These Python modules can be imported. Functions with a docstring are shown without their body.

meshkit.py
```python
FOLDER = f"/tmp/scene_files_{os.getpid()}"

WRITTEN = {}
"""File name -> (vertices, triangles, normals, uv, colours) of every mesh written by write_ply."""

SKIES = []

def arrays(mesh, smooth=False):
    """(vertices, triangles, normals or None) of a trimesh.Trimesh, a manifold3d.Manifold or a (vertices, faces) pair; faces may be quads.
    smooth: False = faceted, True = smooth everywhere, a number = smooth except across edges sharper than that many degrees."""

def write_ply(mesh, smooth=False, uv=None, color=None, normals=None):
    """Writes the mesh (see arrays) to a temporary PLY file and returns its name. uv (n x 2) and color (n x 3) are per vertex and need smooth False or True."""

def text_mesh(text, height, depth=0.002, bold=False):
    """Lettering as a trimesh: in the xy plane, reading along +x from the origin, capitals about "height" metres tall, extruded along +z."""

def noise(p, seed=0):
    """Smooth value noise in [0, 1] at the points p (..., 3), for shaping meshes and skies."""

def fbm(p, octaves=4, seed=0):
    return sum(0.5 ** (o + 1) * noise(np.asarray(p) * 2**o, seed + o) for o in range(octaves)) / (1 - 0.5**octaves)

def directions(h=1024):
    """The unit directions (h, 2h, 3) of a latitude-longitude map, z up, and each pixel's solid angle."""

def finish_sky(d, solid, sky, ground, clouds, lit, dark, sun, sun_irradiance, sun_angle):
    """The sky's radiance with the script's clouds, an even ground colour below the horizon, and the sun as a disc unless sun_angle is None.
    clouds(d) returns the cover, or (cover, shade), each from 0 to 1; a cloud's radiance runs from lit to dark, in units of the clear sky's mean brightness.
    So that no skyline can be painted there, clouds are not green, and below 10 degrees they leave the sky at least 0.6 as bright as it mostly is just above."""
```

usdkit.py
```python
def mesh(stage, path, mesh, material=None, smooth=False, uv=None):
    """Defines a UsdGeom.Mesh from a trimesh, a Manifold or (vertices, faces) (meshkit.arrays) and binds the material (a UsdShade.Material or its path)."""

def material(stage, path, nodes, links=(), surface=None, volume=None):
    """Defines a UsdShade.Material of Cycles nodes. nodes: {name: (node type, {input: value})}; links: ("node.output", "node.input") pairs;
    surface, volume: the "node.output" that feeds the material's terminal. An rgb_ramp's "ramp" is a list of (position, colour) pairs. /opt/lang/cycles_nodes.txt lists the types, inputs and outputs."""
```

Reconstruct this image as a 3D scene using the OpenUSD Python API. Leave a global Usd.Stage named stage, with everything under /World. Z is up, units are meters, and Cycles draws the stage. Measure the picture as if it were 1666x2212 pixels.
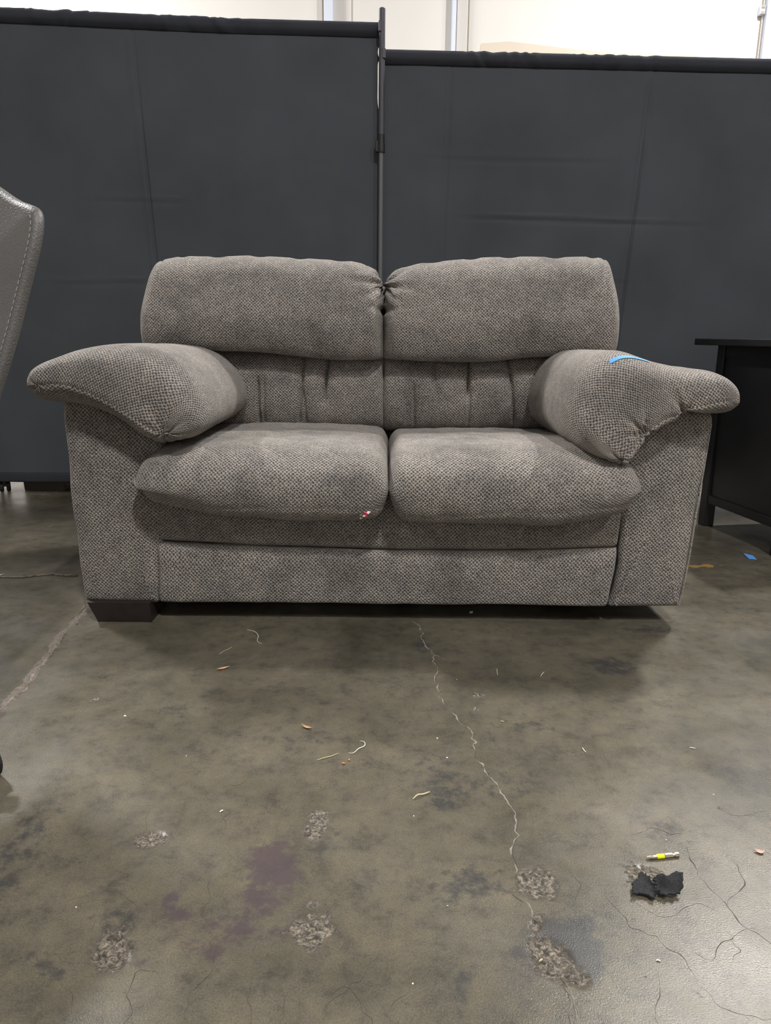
import math, random
import numpy as np, trimesh, usdkit
from scipy.interpolate import CubicSpline
from pxr import Usd, UsdGeom, UsdLux, UsdShade, Sdf, Gf, Vt
from meshkit import noise, fbm

random.seed(7); np.random.seed(7)
stage = Usd.Stage.CreateInMemory()
UsdGeom.SetStageUpAxis(stage, UsdGeom.Tokens.z); UsdGeom.SetStageMetersPerUnit(stage, 1.0)
UsdGeom.Xform.Define(stage, '/World'); UsdGeom.Scope.Define(stage, '/World/Looks')

# ------------------------------------------------------------------ camera
CAM_H, FPX, TILT, ROLL = 0.77, 1560.0, math.radians(13.8), math.radians(0.55)
EXPOSURE = -0.08
_f = np.array([0, math.cos(TILT), -math.sin(TILT)]); _u0 = np.array([0, math.sin(TILT), math.cos(TILT)]); _r0 = np.array([1.0, 0, 0])
_r = _r0 * math.cos(ROLL) + _u0 * math.sin(ROLL); _u = _u0 * math.cos(ROLL) - _r0 * math.sin(ROLL)
_C = np.array([0, 0, CAM_H])
cam = UsdGeom.Camera.Define(stage, '/World/camera')
m = Gf.Matrix4d(*_r, 0, *_u, 0, *(-_f), 0, *_C, 1)
UsdGeom.Xformable(cam).AddTransformOp().Set(m)
cam.CreateHorizontalApertureAttr(24.0); cam.CreateVerticalApertureAttr(24.0 * 2212 / 1666)
cam.CreateFocalLengthAttr(24.0 * FPX / 1666); cam.CreateClippingRangeAttr(Gf.Vec2f(0.05, 100))
cam.CreateExposureAttr(EXPOSURE)

# ------------------------------------------------------------------ ceiling lights of the warehouse (name, x, y, z, size x, size y, intensity)
LAMPS = [
    ('high_bay_lamp', 3.7, 4.9, 6.9, 0.25, 0.6, 1400.0),
    ('high_bay_lamp', 4.05, 6.2, 5.9, 0.35, 0.9, 200.0),
    ('high_bay_lamp', -6.0, 6.2, 6.9, 0.5, 1.3, 640.0),
    ('high_bay_lamp', 1.1, -2.4, 6.9, 0.25, 0.6, 960.0),
    ('high_bay_lamp', 4.6, -3.4, 6.9, 0.5, 1.3, 150.0),
    ('high_bay_lamp', -3.6, -4.6, 6.9, 0.5, 1.3, 60.0),
]
LAMP_COLOR = (1.0, 0.975, 0.95)

# ------------------------------------------------------------------ helpers
def ray(px, py): return _f + _r * (px - 833) / FPX - _u * (py - 1106) / FPX
def at(px, py, Y): d = ray(px, py); return _C + d * Y / d[1]
def flo(px, py, z=0.0): d = ray(px, py); return _C + d * (z - CAM_H) / d[2]

_used = {}
def path(name, parent=None):
    base = (parent or '/World') + '/' + name
    n = _used.get(base, -1) + 1; _used[base] = n
    return base if n == 0 else '%s_%03d' % (base, n)

def tag(p, label=None, cat=None, group=None, kind=None):
    pr = stage.GetPrimAtPath(p)
    for k, v in (('label', label), ('category', cat), ('group', group), ('kind', kind)):
        if v: pr.SetCustomDataByKey(k, v)
    return p

def thing(name, label, cat, loc=(0, 0, 0), rz=0.0, group=None):
    p = path(name)
    x = UsdGeom.Xform.Define(stage, p); x.AddTranslateOp().Set(Gf.Vec3d(*map(float, loc))); x.AddRotateZOp().Set(float(rz))
    return tag(p, label, cat, group)

ORIGIN = {}
def put(name, mesh, mat, parent=None, smooth=30, **t):
    p = path(name, parent)
    usdkit.mesh(stage, p, mesh, mat, smooth=smooth)
    return tag(p, **t) if t else p

def put_raw(name, V, F, N, uv, mat, parent=None, **t):
    p = path(name, parent)
    m = UsdGeom.Mesh.Define(stage, p)
    m.CreatePointsAttr(Vt.Vec3fArray.FromNumpy(V.astype(np.float32)))
    m.CreateFaceVertexCountsAttr(Vt.IntArray.FromNumpy(np.full(len(F), 3, np.int32)))
    m.CreateFaceVertexIndicesAttr(Vt.IntArray.FromNumpy(F.astype(np.int32).ravel()))
    m.CreateSubdivisionSchemeAttr('none')
    m.CreateNormalsAttr(Vt.Vec3fArray.FromNumpy(N.astype(np.float32))); m.SetNormalsInterpolation('vertex')
    if uv is not None:
        UsdGeom.PrimvarsAPI(m).CreatePrimvar('st', Sdf.ValueTypeNames.TexCoord2fArray, 'vertex').Set(Vt.Vec2fArray.FromNumpy(uv.astype(np.float32)))
    UsdShade.MaterialBindingAPI.Apply(m.GetPrim()).Bind(mat)
    return tag(p, **t) if t else p

def ring_normals(P, closed=True):
    """P (M,N,3): normals of a grid whose second axis wraps."""
    if closed: dv = np.roll(P, -1, 1) - np.roll(P, 1, 1)
    else: dv = np.gradient(P, axis=1)
    du = np.gradient(P, axis=0)
    n = np.cross(du, dv)
    l = np.linalg.norm(n, axis=-1, keepdims=True)
    return n / np.maximum(l, 1e-12)

def loft(name, P, uv, mat, parent=None, closed=True, flip=False, caps=False, **t):
    """Grid of rings to one mesh. uv (M,N(+1 if closed),2)."""
    M, N = P.shape[:2]
    nrm = ring_normals(P, closed)
    if closed: P2 = np.concatenate([P, P[:, :1]], 1); N2 = np.concatenate([nrm, nrm[:, :1]], 1)
    else: P2, N2 = P, nrm
    K = P2.shape[1]
    i, j = np.meshgrid(np.arange(M - 1), np.arange(K - 1), indexing='ij')
    a = (i * K + j).ravel(); b = a + 1; c = a + K; d = c + 1
    F = np.concatenate([np.stack([a, c, b], 1), np.stack([b, c, d], 1)])
    V = P2.reshape(-1, 3); NN = N2.reshape(-1, 3); UV = uv.reshape(-1, 2)
    # orient outwards: compare with the direction from the ring centre
    cen = P2.mean(1, keepdims=True)
    s = np.sum((P2 - cen) * N2) if closed else 1
    if (s < 0) != flip: NN = -NN
    fn = np.cross(V[F[:, 1]] - V[F[:, 0]], V[F[:, 2]] - V[F[:, 0]])
    bad = np.sum(fn * NN[F[:, 0]], 1).sum() < 0
    if bad: F = F[:, ::-1]
    if caps:
        for row in (0, M - 1):
            k = len(V); c0 = P[row].mean(0); away = c0 - P.reshape(-1, 3).mean(0)
            ed = np.arange(row * K, row * K + K)
            V = np.vstack([V, V[ed], c0]); 
            q = np.arange(k, k + K)
            f = np.stack([q[:-1], q[1:], np.full(K - 1, k + K)], 1)
            n = np.cross(V[f[:, 1]] - V[f[:, 0]], V[f[:, 2]] - V[f[:, 0]]).sum(0); n /= np.linalg.norm(n) + 1e-12
            if n @ away < 0: n = -n; f = f[:, ::-1]
            F = np.vstack([F, f]); NN = np.vstack([NN, np.tile(n, (K + 1, 1))]); UV = np.vstack([UV, UV[ed], UV[ed].mean(0)])
    return put_raw(name, V, F, NN, UV, mat, parent, **t)

def closed_spline(c, n):
    """Smooth closed curve through control points c (K,d), n samples, equal share by length of the control polygon."""
    c = np.asarray(c, float); cc = np.vstack([c, c[:1]])
    k = np.concatenate([[0], np.cumsum(np.sqrt(np.linalg.norm(np.diff(cc, axis=0), axis=1)))])
    cs = CubicSpline(k, cc, bc_type='periodic')
    return cs(np.linspace(0, k[-1], n, endpoint=False))

def pline(c, n, smooth=True):
    c = np.asarray(c, float); k = np.concatenate([[0], np.cumsum(np.linalg.norm(np.diff(c, axis=0), axis=1))])
    if smooth and len(c) > 2: return CubicSpline(k, c)(np.linspace(0, k[-1], n))
    return np.stack([np.interp(np.linspace(0, k[-1], n), k, c[:, q]) for q in range(c.shape[1])], 1)

def tube(pts, r, sides=8, taper=None):
    """Round tube along pts; r a number or one per point; closed ends."""
    pts = np.asarray(pts, float); n = len(pts); r = np.broadcast_to(np.asarray(r, float), (n,))
    tan = np.gradient(pts, axis=0); tan /= np.linalg.norm(tan, axis=1, keepdims=True) + 1e-12
    ref = np.array([0, 0, 1.0]) if abs(tan[:, 2]).mean() < 0.8 else np.array([1.0, 0, 0])
    a = np.cross(tan, ref); a /= np.linalg.norm(a, axis=1, keepdims=True) + 1e-12; b = np.cross(a, tan)
    th = np.linspace(0, 2 * np.pi, sides, endpoint=False)
    V = (pts[:, None] + r[:, None, None] * (np.cos(th)[None, :, None] * a[:, None] + np.sin(th)[None, :, None] * b[:, None])).reshape(-1, 3)
    F = []
    for i in range(n - 1):
        for j in range(sides):
            p, q = i * sides + j, i * sides + (j + 1) % sides
            F += [[p, q, p + sides], [q, q + sides, p + sides]]
    V = np.vstack([V, pts[0], pts[-1]]); e = len(V)
    for j in range(sides):
        F.append([e - 2, (j + 1) % sides, j]); F.append([e - 1, (n - 1) * sides + j, (n - 1) * sides + (j + 1) % sides])
    m = trimesh.Trimesh(V, np.array(F), process=False); m.fix_normals(); return m

def rbox(lo, hi, r=0.004):
    """Box with chamfered edges."""
    lo, hi = np.asarray(lo, float), np.asarray(hi, float)
    r = min(r, (hi - lo).min() * 0.45); pts = []
    for sx in (0, 1):
        for sy in (0, 1):
            for sz in (0, 1):
                c = np.array([(lo, hi)[s][k] for k, s in enumerate((sx, sy, sz))]); d = np.array([1 - 2 * sx, 1 - 2 * sy, 1 - 2 * sz]) * r
                for k in range(3):
                    o = d.copy(); o[k] = 0; pts.append(c + o)
    return trimesh.convex.convex_hull(np.array(pts))

def hull(pts): return trimesh.convex.convex_hull(np.asarray(pts, float))
def cat(*a): return trimesh.util.concatenate(list(a))
def lathe(prof, loc=(0, 0, 0), n=32):
    m = trimesh.creation.revolve(np.array(prof, float), sections=n); m.apply_translation(loc); return m
def gauss(x, c, w): return np.exp(-((x - c) / w) ** 2)
def sstep(x, a, b): t = np.clip((x - a) / (b - a), 0, 1); return t * t * (3 - 2 * t)

# ------------------------------------------------------------------ materials
def mat(name, nodes, links=(), surface='p.BSDF'): return usdkit.material(stage, '/World/Looks/' + name, nodes, links, surface=surface)
def srgb(*c): return tuple(((x / 255 + 0.055) / 1.055) ** 2.4 if x > 10 else x / 255 / 12.92 for x in c)
def plain(name, col, rough=0.5, metal=0.0, spec=0.5, bump=0.0, bscale=300.0, var=0.0, vscale=20.0):
    nodes = {'p': ('principled_bsdf', {'base_color': col, 'roughness': rough, 'metallic': metal, 'specular_ior_level': spec}), 'g': ('texture_coordinate', {})}
    links = []
    if bump:
        nodes['bn'] = ('noise_texture', {'scale': bscale, 'detail': 3.0}); nodes['b'] = ('bump', {'strength': bump, 'distance': 0.002})
        links += [('g.object', 'bn.vector'), ('bn.fac', 'b.height'), ('b.normal', 'p.normal')]
    if var:
        nodes['vn'] = ('noise_texture', {'scale': vscale, 'detail': 4.0})
        nodes['vr'] = ('rgb_ramp', {'ramp': [(0.3, tuple(c * (1 - var) for c in col)), (0.7, tuple(min(1, c * (1 + var)) for c in col))]})
        links += [('g.object', 'vn.vector'), ('vn.fac', 'vr.fac'), ('vr.color', 'p.base_color')]
    return mat(name, nodes, links)

def fabric(name, light, dark, pitch=0.0102):
    k = 2 * math.pi / pitch
    nodes = {
        't': ('texture_coordinate', {}), 'g': ('geometry', {}),
        'n1': ('noise_texture', {'scale': 150.0, 'detail': 2.0}),
        'n1s': ('vector_math', {'math_type': 'subtract', 'vector2': (0.5, 0.5, 0.5)}),
        'wob': ('vector_math', {'math_type': 'multiply_add', 'vector2': (0.0085, 0.0085, 0.0)}),
        'k': ('vector_math', {'math_type': 'multiply', 'vector2': (k, k, 0.0)}),
        'sn': ('vector_math', {'math_type': 'sine'}), 'xyz': ('separate_xyz', {}),
        'pr': ('math', {'math_type': 'multiply'}),
        'fib': ('noise_texture', {'scale': 900.0, 'detail': 2.0}),
        'fa': ('math', {'math_type': 'multiply_add', 'value2': 0.7, 'value3': -0.35}),
        'sum': ('math', {'math_type': 'add'}),
        'mr': ('map_range', {'from_min': -0.18, 'from_max': 0.42, 'to_min': 0.0, 'to_max': 1.0}),
        # large soft patches of wear and soiling
        'n2': ('noise_texture', {'scale': 5.0, 'detail': 4.0, 'roughness': 0.6}),
        'r2': ('rgb_ramp', {'ramp': [(0.3, (0.62, 0.61, 0.61)), (0.48, (1, 1, 1)), (0.72, (1.18, 1.15, 1.12))]}),
        'n3': ('noise_texture', {'scale': 28.0, 'detail': 3.0}),
        'r3': ('rgb_ramp', {'ramp': [(0.35, (0.86, 0.86, 0.87)), (0.65, (1.08, 1.06, 1.04))]}),
        'mx': ('mix_color', {'a': light, 'b': dark}),
        'm2': ('vector_math', {'math_type': 'multiply'}), 'm3': ('vector_math', {'math_type': 'multiply'}),
        'inv': ('math', {'math_type': 'multiply_add', 'value2': -1.0, 'value3': 1.0}),
        'b': ('bump', {'strength': 0.55, 'distance': 0.0022}),
        'p': ('principled_bsdf', {'roughness': 0.95, 'specular_ior_level': 0.12, 'sheen_weight': 0.25, 'sheen_roughness': 0.5, 'sheen_tint': (0.9, 0.86, 0.8)}),
    }
    links = [('g.position', 'n1.vector'), ('n1.color', 'n1s.vector1'), ('n1s.vector', 'wob.vector1'), ('t.UV', 'wob.vector3'), ('wob.vector', 'k.vector1'),
             ('k.vector', 'sn.vector1'), ('sn.vector', 'xyz.vector'), ('xyz.x', 'pr.value1'), ('xyz.y', 'pr.value2'), ('g.position', 'fib.vector'), ('fib.fac', 'fa.value1'),
             ('pr.value', 'sum.value1'), ('fa.value', 'sum.value2'), ('sum.value', 'mr.value'), ('mr.result', 'mx.fac'),
             ('g.position', 'n2.vector'), ('n2.fac', 'r2.fac'), ('g.position', 'n3.vector'), ('n3.fac', 'r3.fac'),
             ('mx.result', 'm2.vector1'), ('r2.color', 'm2.vector2'), ('m2.vector', 'm3.vector1'), ('r3.color', 'm3.vector2'), ('m3.vector', 'p.base_color'),
             ('mr.result', 'inv.value1'), ('inv.value', 'b.height'), ('b.normal', 'p.normal')]
    return mat(name, nodes, links)

M = {}
M['fabric'] = fabric('chenille_weave', srgb(154, 149, 144), srgb(77, 75, 74))
M['leg_wood'] = plain('espresso_wood', srgb(38, 30, 30), 0.45, var=0.25, vscale=40)
M['dark_lining'] = plain('black_lining', srgb(22, 22, 23), 0.95)
M['curtain'] = plain('black_drape_cloth', srgb(69, 72, 77), 0.95, spec=0.1, bump=0.25, bscale=700, var=0.10, vscale=3.0)
M['curtain_band'] = plain('black_drape_band', srgb(53, 55, 61), 0.95, spec=0.1, bump=0.25, bscale=700, var=0.08, vscale=6.0)
M['pole'] = plain('grey_powder_coat', srgb(96, 98, 101), 0.5, metal=0.3)
M['pole_dark'] = plain('dark_powder_coat', srgb(70, 70, 76), 0.5, metal=0.3)
M['black_plastic'] = plain('black_plastic', srgb(26, 26, 27), 0.42)
M['rubber'] = plain('black_rubber', srgb(20, 20, 20), 0.7)
M['black_wood'] = plain('black_stained_wood', srgb(27, 26, 27), 0.38, bump=0.1, bscale=120, var=0.2, vscale=9)
M['leather'] = plain('grey_leather', srgb(86, 84, 83), 0.45, bump=0.7, bscale=260, var=0.08, vscale=12)
M['stitch'] = plain('grey_thread', srgb(138, 134, 128), 0.8)
M['chrome'] = plain('steel', srgb(180, 176, 168), 0.3, metal=1.0)
M['bit_steel'] = plain('bit_steel', srgb(190, 180, 165), 0.33, metal=0.9)
M['yellow'] = plain('yellow_band', srgb(232, 236, 20), 0.5)
M['tape'] = plain('blue_masking_tape', srgb(84, 150, 228), 0.7, bump=0.2, bscale=500, var=0.08, vscale=60)
M['felt'] = plain('black_felt', srgb(54, 55, 57), 1.0, spec=0.1, bump=1.0, bscale=900, var=0.3, vscale=500)
M['dry_leaf'] = plain('dry_leaf', srgb(190, 150, 110), 0.8, var=0.2, vscale=300)
M['straw'] = plain('straw', srgb(186, 174, 140), 0.7)
M['thread'] = plain('pale_thread', srgb(205, 203, 195), 0.8)
M['paper'] = plain('white_crumb', srgb(222, 218, 208), 0.8)
M['orange'] = plain('orange_crumb', srgb(196, 120, 70), 0.8)
M['pink'] = plain('pink_paper', srgb(214, 92, 120), 0.7)
M['pink_pale'] = plain('pale_pink_paper', srgb(240, 214, 214), 0.7)
M['green_bit'] = plain('green_paper', srgb(112, 132, 92), 0.7)
M['leaf_pink'] = plain('pale_pink_leaf', srgb(190, 160, 148), 0.8, var=0.15, vscale=200)
M['wall'] = plain('cream_wall_paint', srgb(204, 201, 197), 0.85, var=0.02, vscale=1.5)
M['wall_trim'] = plain('white_paint', srgb(198, 204, 217), 0.6)
M['joint'] = plain('joint_sealant', srgb(150, 142, 128), 0.9)
M['ceiling'] = plain('ceiling_deck', srgb(150, 150, 148), 0.9)
M['crack_pale'] = plain('crack_filler', srgb(126, 119, 109), 0.95, bump=0.6, bscale=500, var=0.25, vscale=120)
M['crack_dark'] = plain('crack_gap', srgb(62, 58, 52), 0.95, var=0.3, vscale=150)
M['joint_pale'] = plain('floor_joint_filler', srgb(98, 90, 82), 0.95, bump=1.0, bscale=350, var=0.3, vscale=90)
M['lamp_body'] = plain('lamp_body', srgb(210, 210, 210), 0.5)
M['fluff'] = plain('worn_yellow_paint', srgb(140, 114, 58), 0.9, var=0.3, vscale=200)

M['wall_stain'] = plain('stain_on_wall', srgb(194, 184, 170), 0.85, var=0.03, vscale=3)
# concrete: mottled olive grey, dark traffic grime, faint crazing, polish that varies; the mesh's "marks" primvar
# says where purple paint (r), dark oil (g) and broken-out pits (b) lie
M['floor'] = mat('sealed_concrete', {
    'g': ('geometry', {}), 'at': ('attribute', {'attribute': 'marks'}), 'sep': ('separate_xyz', {}),
    'n1': ('noise_texture', {'scale': 3.2, 'detail': 6.0, 'roughness': 0.62, 'distortion': 0.4}),
    'r1': ('rgb_ramp', {'ramp': [(0.28, srgb(62, 60, 52)), (0.45, srgb(82, 78, 68)), (0.6, srgb(92, 87, 76)), (0.75, srgb(104, 99, 89))]}),
    'n2': ('noise_texture', {'scale': 20.0, 'detail': 9.0, 'roughness': 0.78}),
    'r2': ('rgb_ramp', {'ramp': [(0.32, (0.55, 0.56, 0.6)), (0.48, (1, 1, 1)), (0.68, (1.28, 1.24, 1.14))]}),
    'n3': ('noise_texture', {'scale': 420.0, 'detail': 3.0, 'roughness': 0.7}),
    'r3': ('rgb_ramp', {'ramp': [(0.25, (0.6, 0.6, 0.6)), (0.5, (1, 1, 1)), (0.78, (1.35, 1.34, 1.3))]}),
    'a': ('vector_math', {'math_type': 'multiply'}), 'b': ('vector_math', {'math_type': 'multiply'}),
    # warping for the marks' ragged edges
    'ne': ('noise_texture', {'scale': 36.0, 'detail': 7.0, 'roughness': 0.72}),
    'nes': ('math', {'math_type': 'multiply_add', 'value2': 2.3, 'value3': -1.15}),
    'p1': ('math', {'math_type': 'add'}), 'p2': ('math', {'math_type': 'add'}), 'p3': ('math', {'math_type': 'add'}),
    'm1': ('map_range', {'from_min': 0.36, 'from_max': 0.68, 'to_max': 0.8, 'clamp': True}),
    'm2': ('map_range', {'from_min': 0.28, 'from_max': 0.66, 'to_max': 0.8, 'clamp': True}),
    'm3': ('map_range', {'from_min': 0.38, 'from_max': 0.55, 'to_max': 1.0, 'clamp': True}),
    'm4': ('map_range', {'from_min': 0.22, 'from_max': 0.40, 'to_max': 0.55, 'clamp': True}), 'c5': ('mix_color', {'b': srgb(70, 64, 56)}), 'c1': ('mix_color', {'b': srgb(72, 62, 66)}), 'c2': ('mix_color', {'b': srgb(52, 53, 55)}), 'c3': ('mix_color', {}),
    'np': ('noise_texture', {'scale': 150.0, 'detail': 6.0, 'roughness': 0.75, 'distortion': 0.8}),
    'rp': ('rgb_ramp', {'ramp': [(0.40, srgb(38, 33, 28)), (0.5, srgb(80, 74, 65)), (0.64, srgb(142, 132, 116))]}),
    # crazing
    'nw': ('noise_texture', {'scale': 9.0, 'detail': 4.0}), 'nws': ('vector_math', {'math_type': 'scale', 'scale': 0.16}), 'nwa': ('vector_math', {'math_type': 'add'}),
    'v': ('voronoi_texture', {'feature': 'distance_to_edge', 'scale': 13.0}),
    'vl': ('map_range', {'from_min': 0.0, 'from_max': 0.008, 'to_min': 1.0, 'to_max': 0.0, 'clamp': True}),
    'nm': ('noise_texture', {'scale': 4.3, 'detail': 3.0}), 'nmr': ('map_range', {'from_min': 0.44, 'from_max': 0.62, 'to_max': 0.8, 'clamp': True}),
    'vm': ('math', {'math_type': 'multiply'}), 'c4': ('mix_color', {'b': srgb(64, 60, 54)}),
    'nr': ('noise_texture', {'scale': 7.0, 'detail': 5.0}), 'rr': ('map_range', {'from_min': 0.3, 'from_max': 0.7, 'to_min': 0.20, 'to_max': 0.36}),
    'ro': ('math', {'math_type': 'multiply_add', 'value2': 0.35}),
    'hb': ('math', {'math_type': 'multiply'}), 'hm': ('math', {'math_type': 'multiply', 'value2': 3.0}), 'ha': ('math', {'math_type': 'multiply_add', 'value2': 0.25}),
    'bp': ('bump', {'strength': 0.4, 'distance': 0.003}),
    'p': ('principled_bsdf', {'specular_ior_level': 0.42}),
}, [('g.position', x + '.vector') for x in ('n1', 'n2', 'n3', 'ne', 'np', 'nw', 'nm', 'nr')] + [
    ('n1.fac', 'r1.fac'), ('n2.fac', 'r2.fac'), ('n3.fac', 'r3.fac'), ('r1.color', 'a.vector1'), ('r2.color', 'a.vector2'), ('a.vector', 'b.vector1'), ('r3.color', 'b.vector2'),
    ('at.color', 'sep.vector'), ('ne.fac', 'nes.value1'), ('sep.x', 'p1.value1'), ('nes.value', 'p1.value2'), ('sep.y', 'p2.value1'), ('nes.value', 'p2.value2'), ('sep.z', 'p3.value1'), ('nes.value', 'p3.value2'),
    ('p1.value', 'm1.value'), ('p2.value', 'm2.value'), ('p3.value', 'm3.value'),
    ('b.vector', 'c2.a'), ('m2.result', 'c2.fac'), ('c2.result', 'c1.a'), ('m1.result', 'c1.fac'), ('np.fac', 'rp.fac'),
    ('nw.color', 'nws.vector1'), ('nws.vector', 'nwa.vector1'), ('g.position', 'nwa.vector2'), ('nwa.vector', 'v.vector'), ('v.distance', 'vl.value'),
    ('nm.fac', 'nmr.value'), ('vl.result', 'vm.value1'), ('nmr.result', 'vm.value2'), ('vm.value', 'c4.fac'), ('c1.result', 'c4.a'),
    ('p3.value', 'm4.value'), ('m4.result', 'c5.fac'), ('c4.result', 'c5.a'), ('c5.result', 'c3.a'), ('rp.color', 'c3.b'), ('m3.result', 'c3.fac'), ('c3.result', 'p.base_color'),
    ('nr.fac', 'rr.value'), ('m3.result', 'ro.value1'), ('rr.result', 'ro.value3'), ('ro.value', 'p.roughness'),
    ('np.fac', 'hb.value1'), ('m3.result', 'hm.value1'), ('hm.value', 'hb.value2'), ('n3.fac', 'ha.value1'), ('hb.value', 'ha.value3'), ('ha.value', 'bp.height'), ('bp.normal', 'p.normal')])

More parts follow.
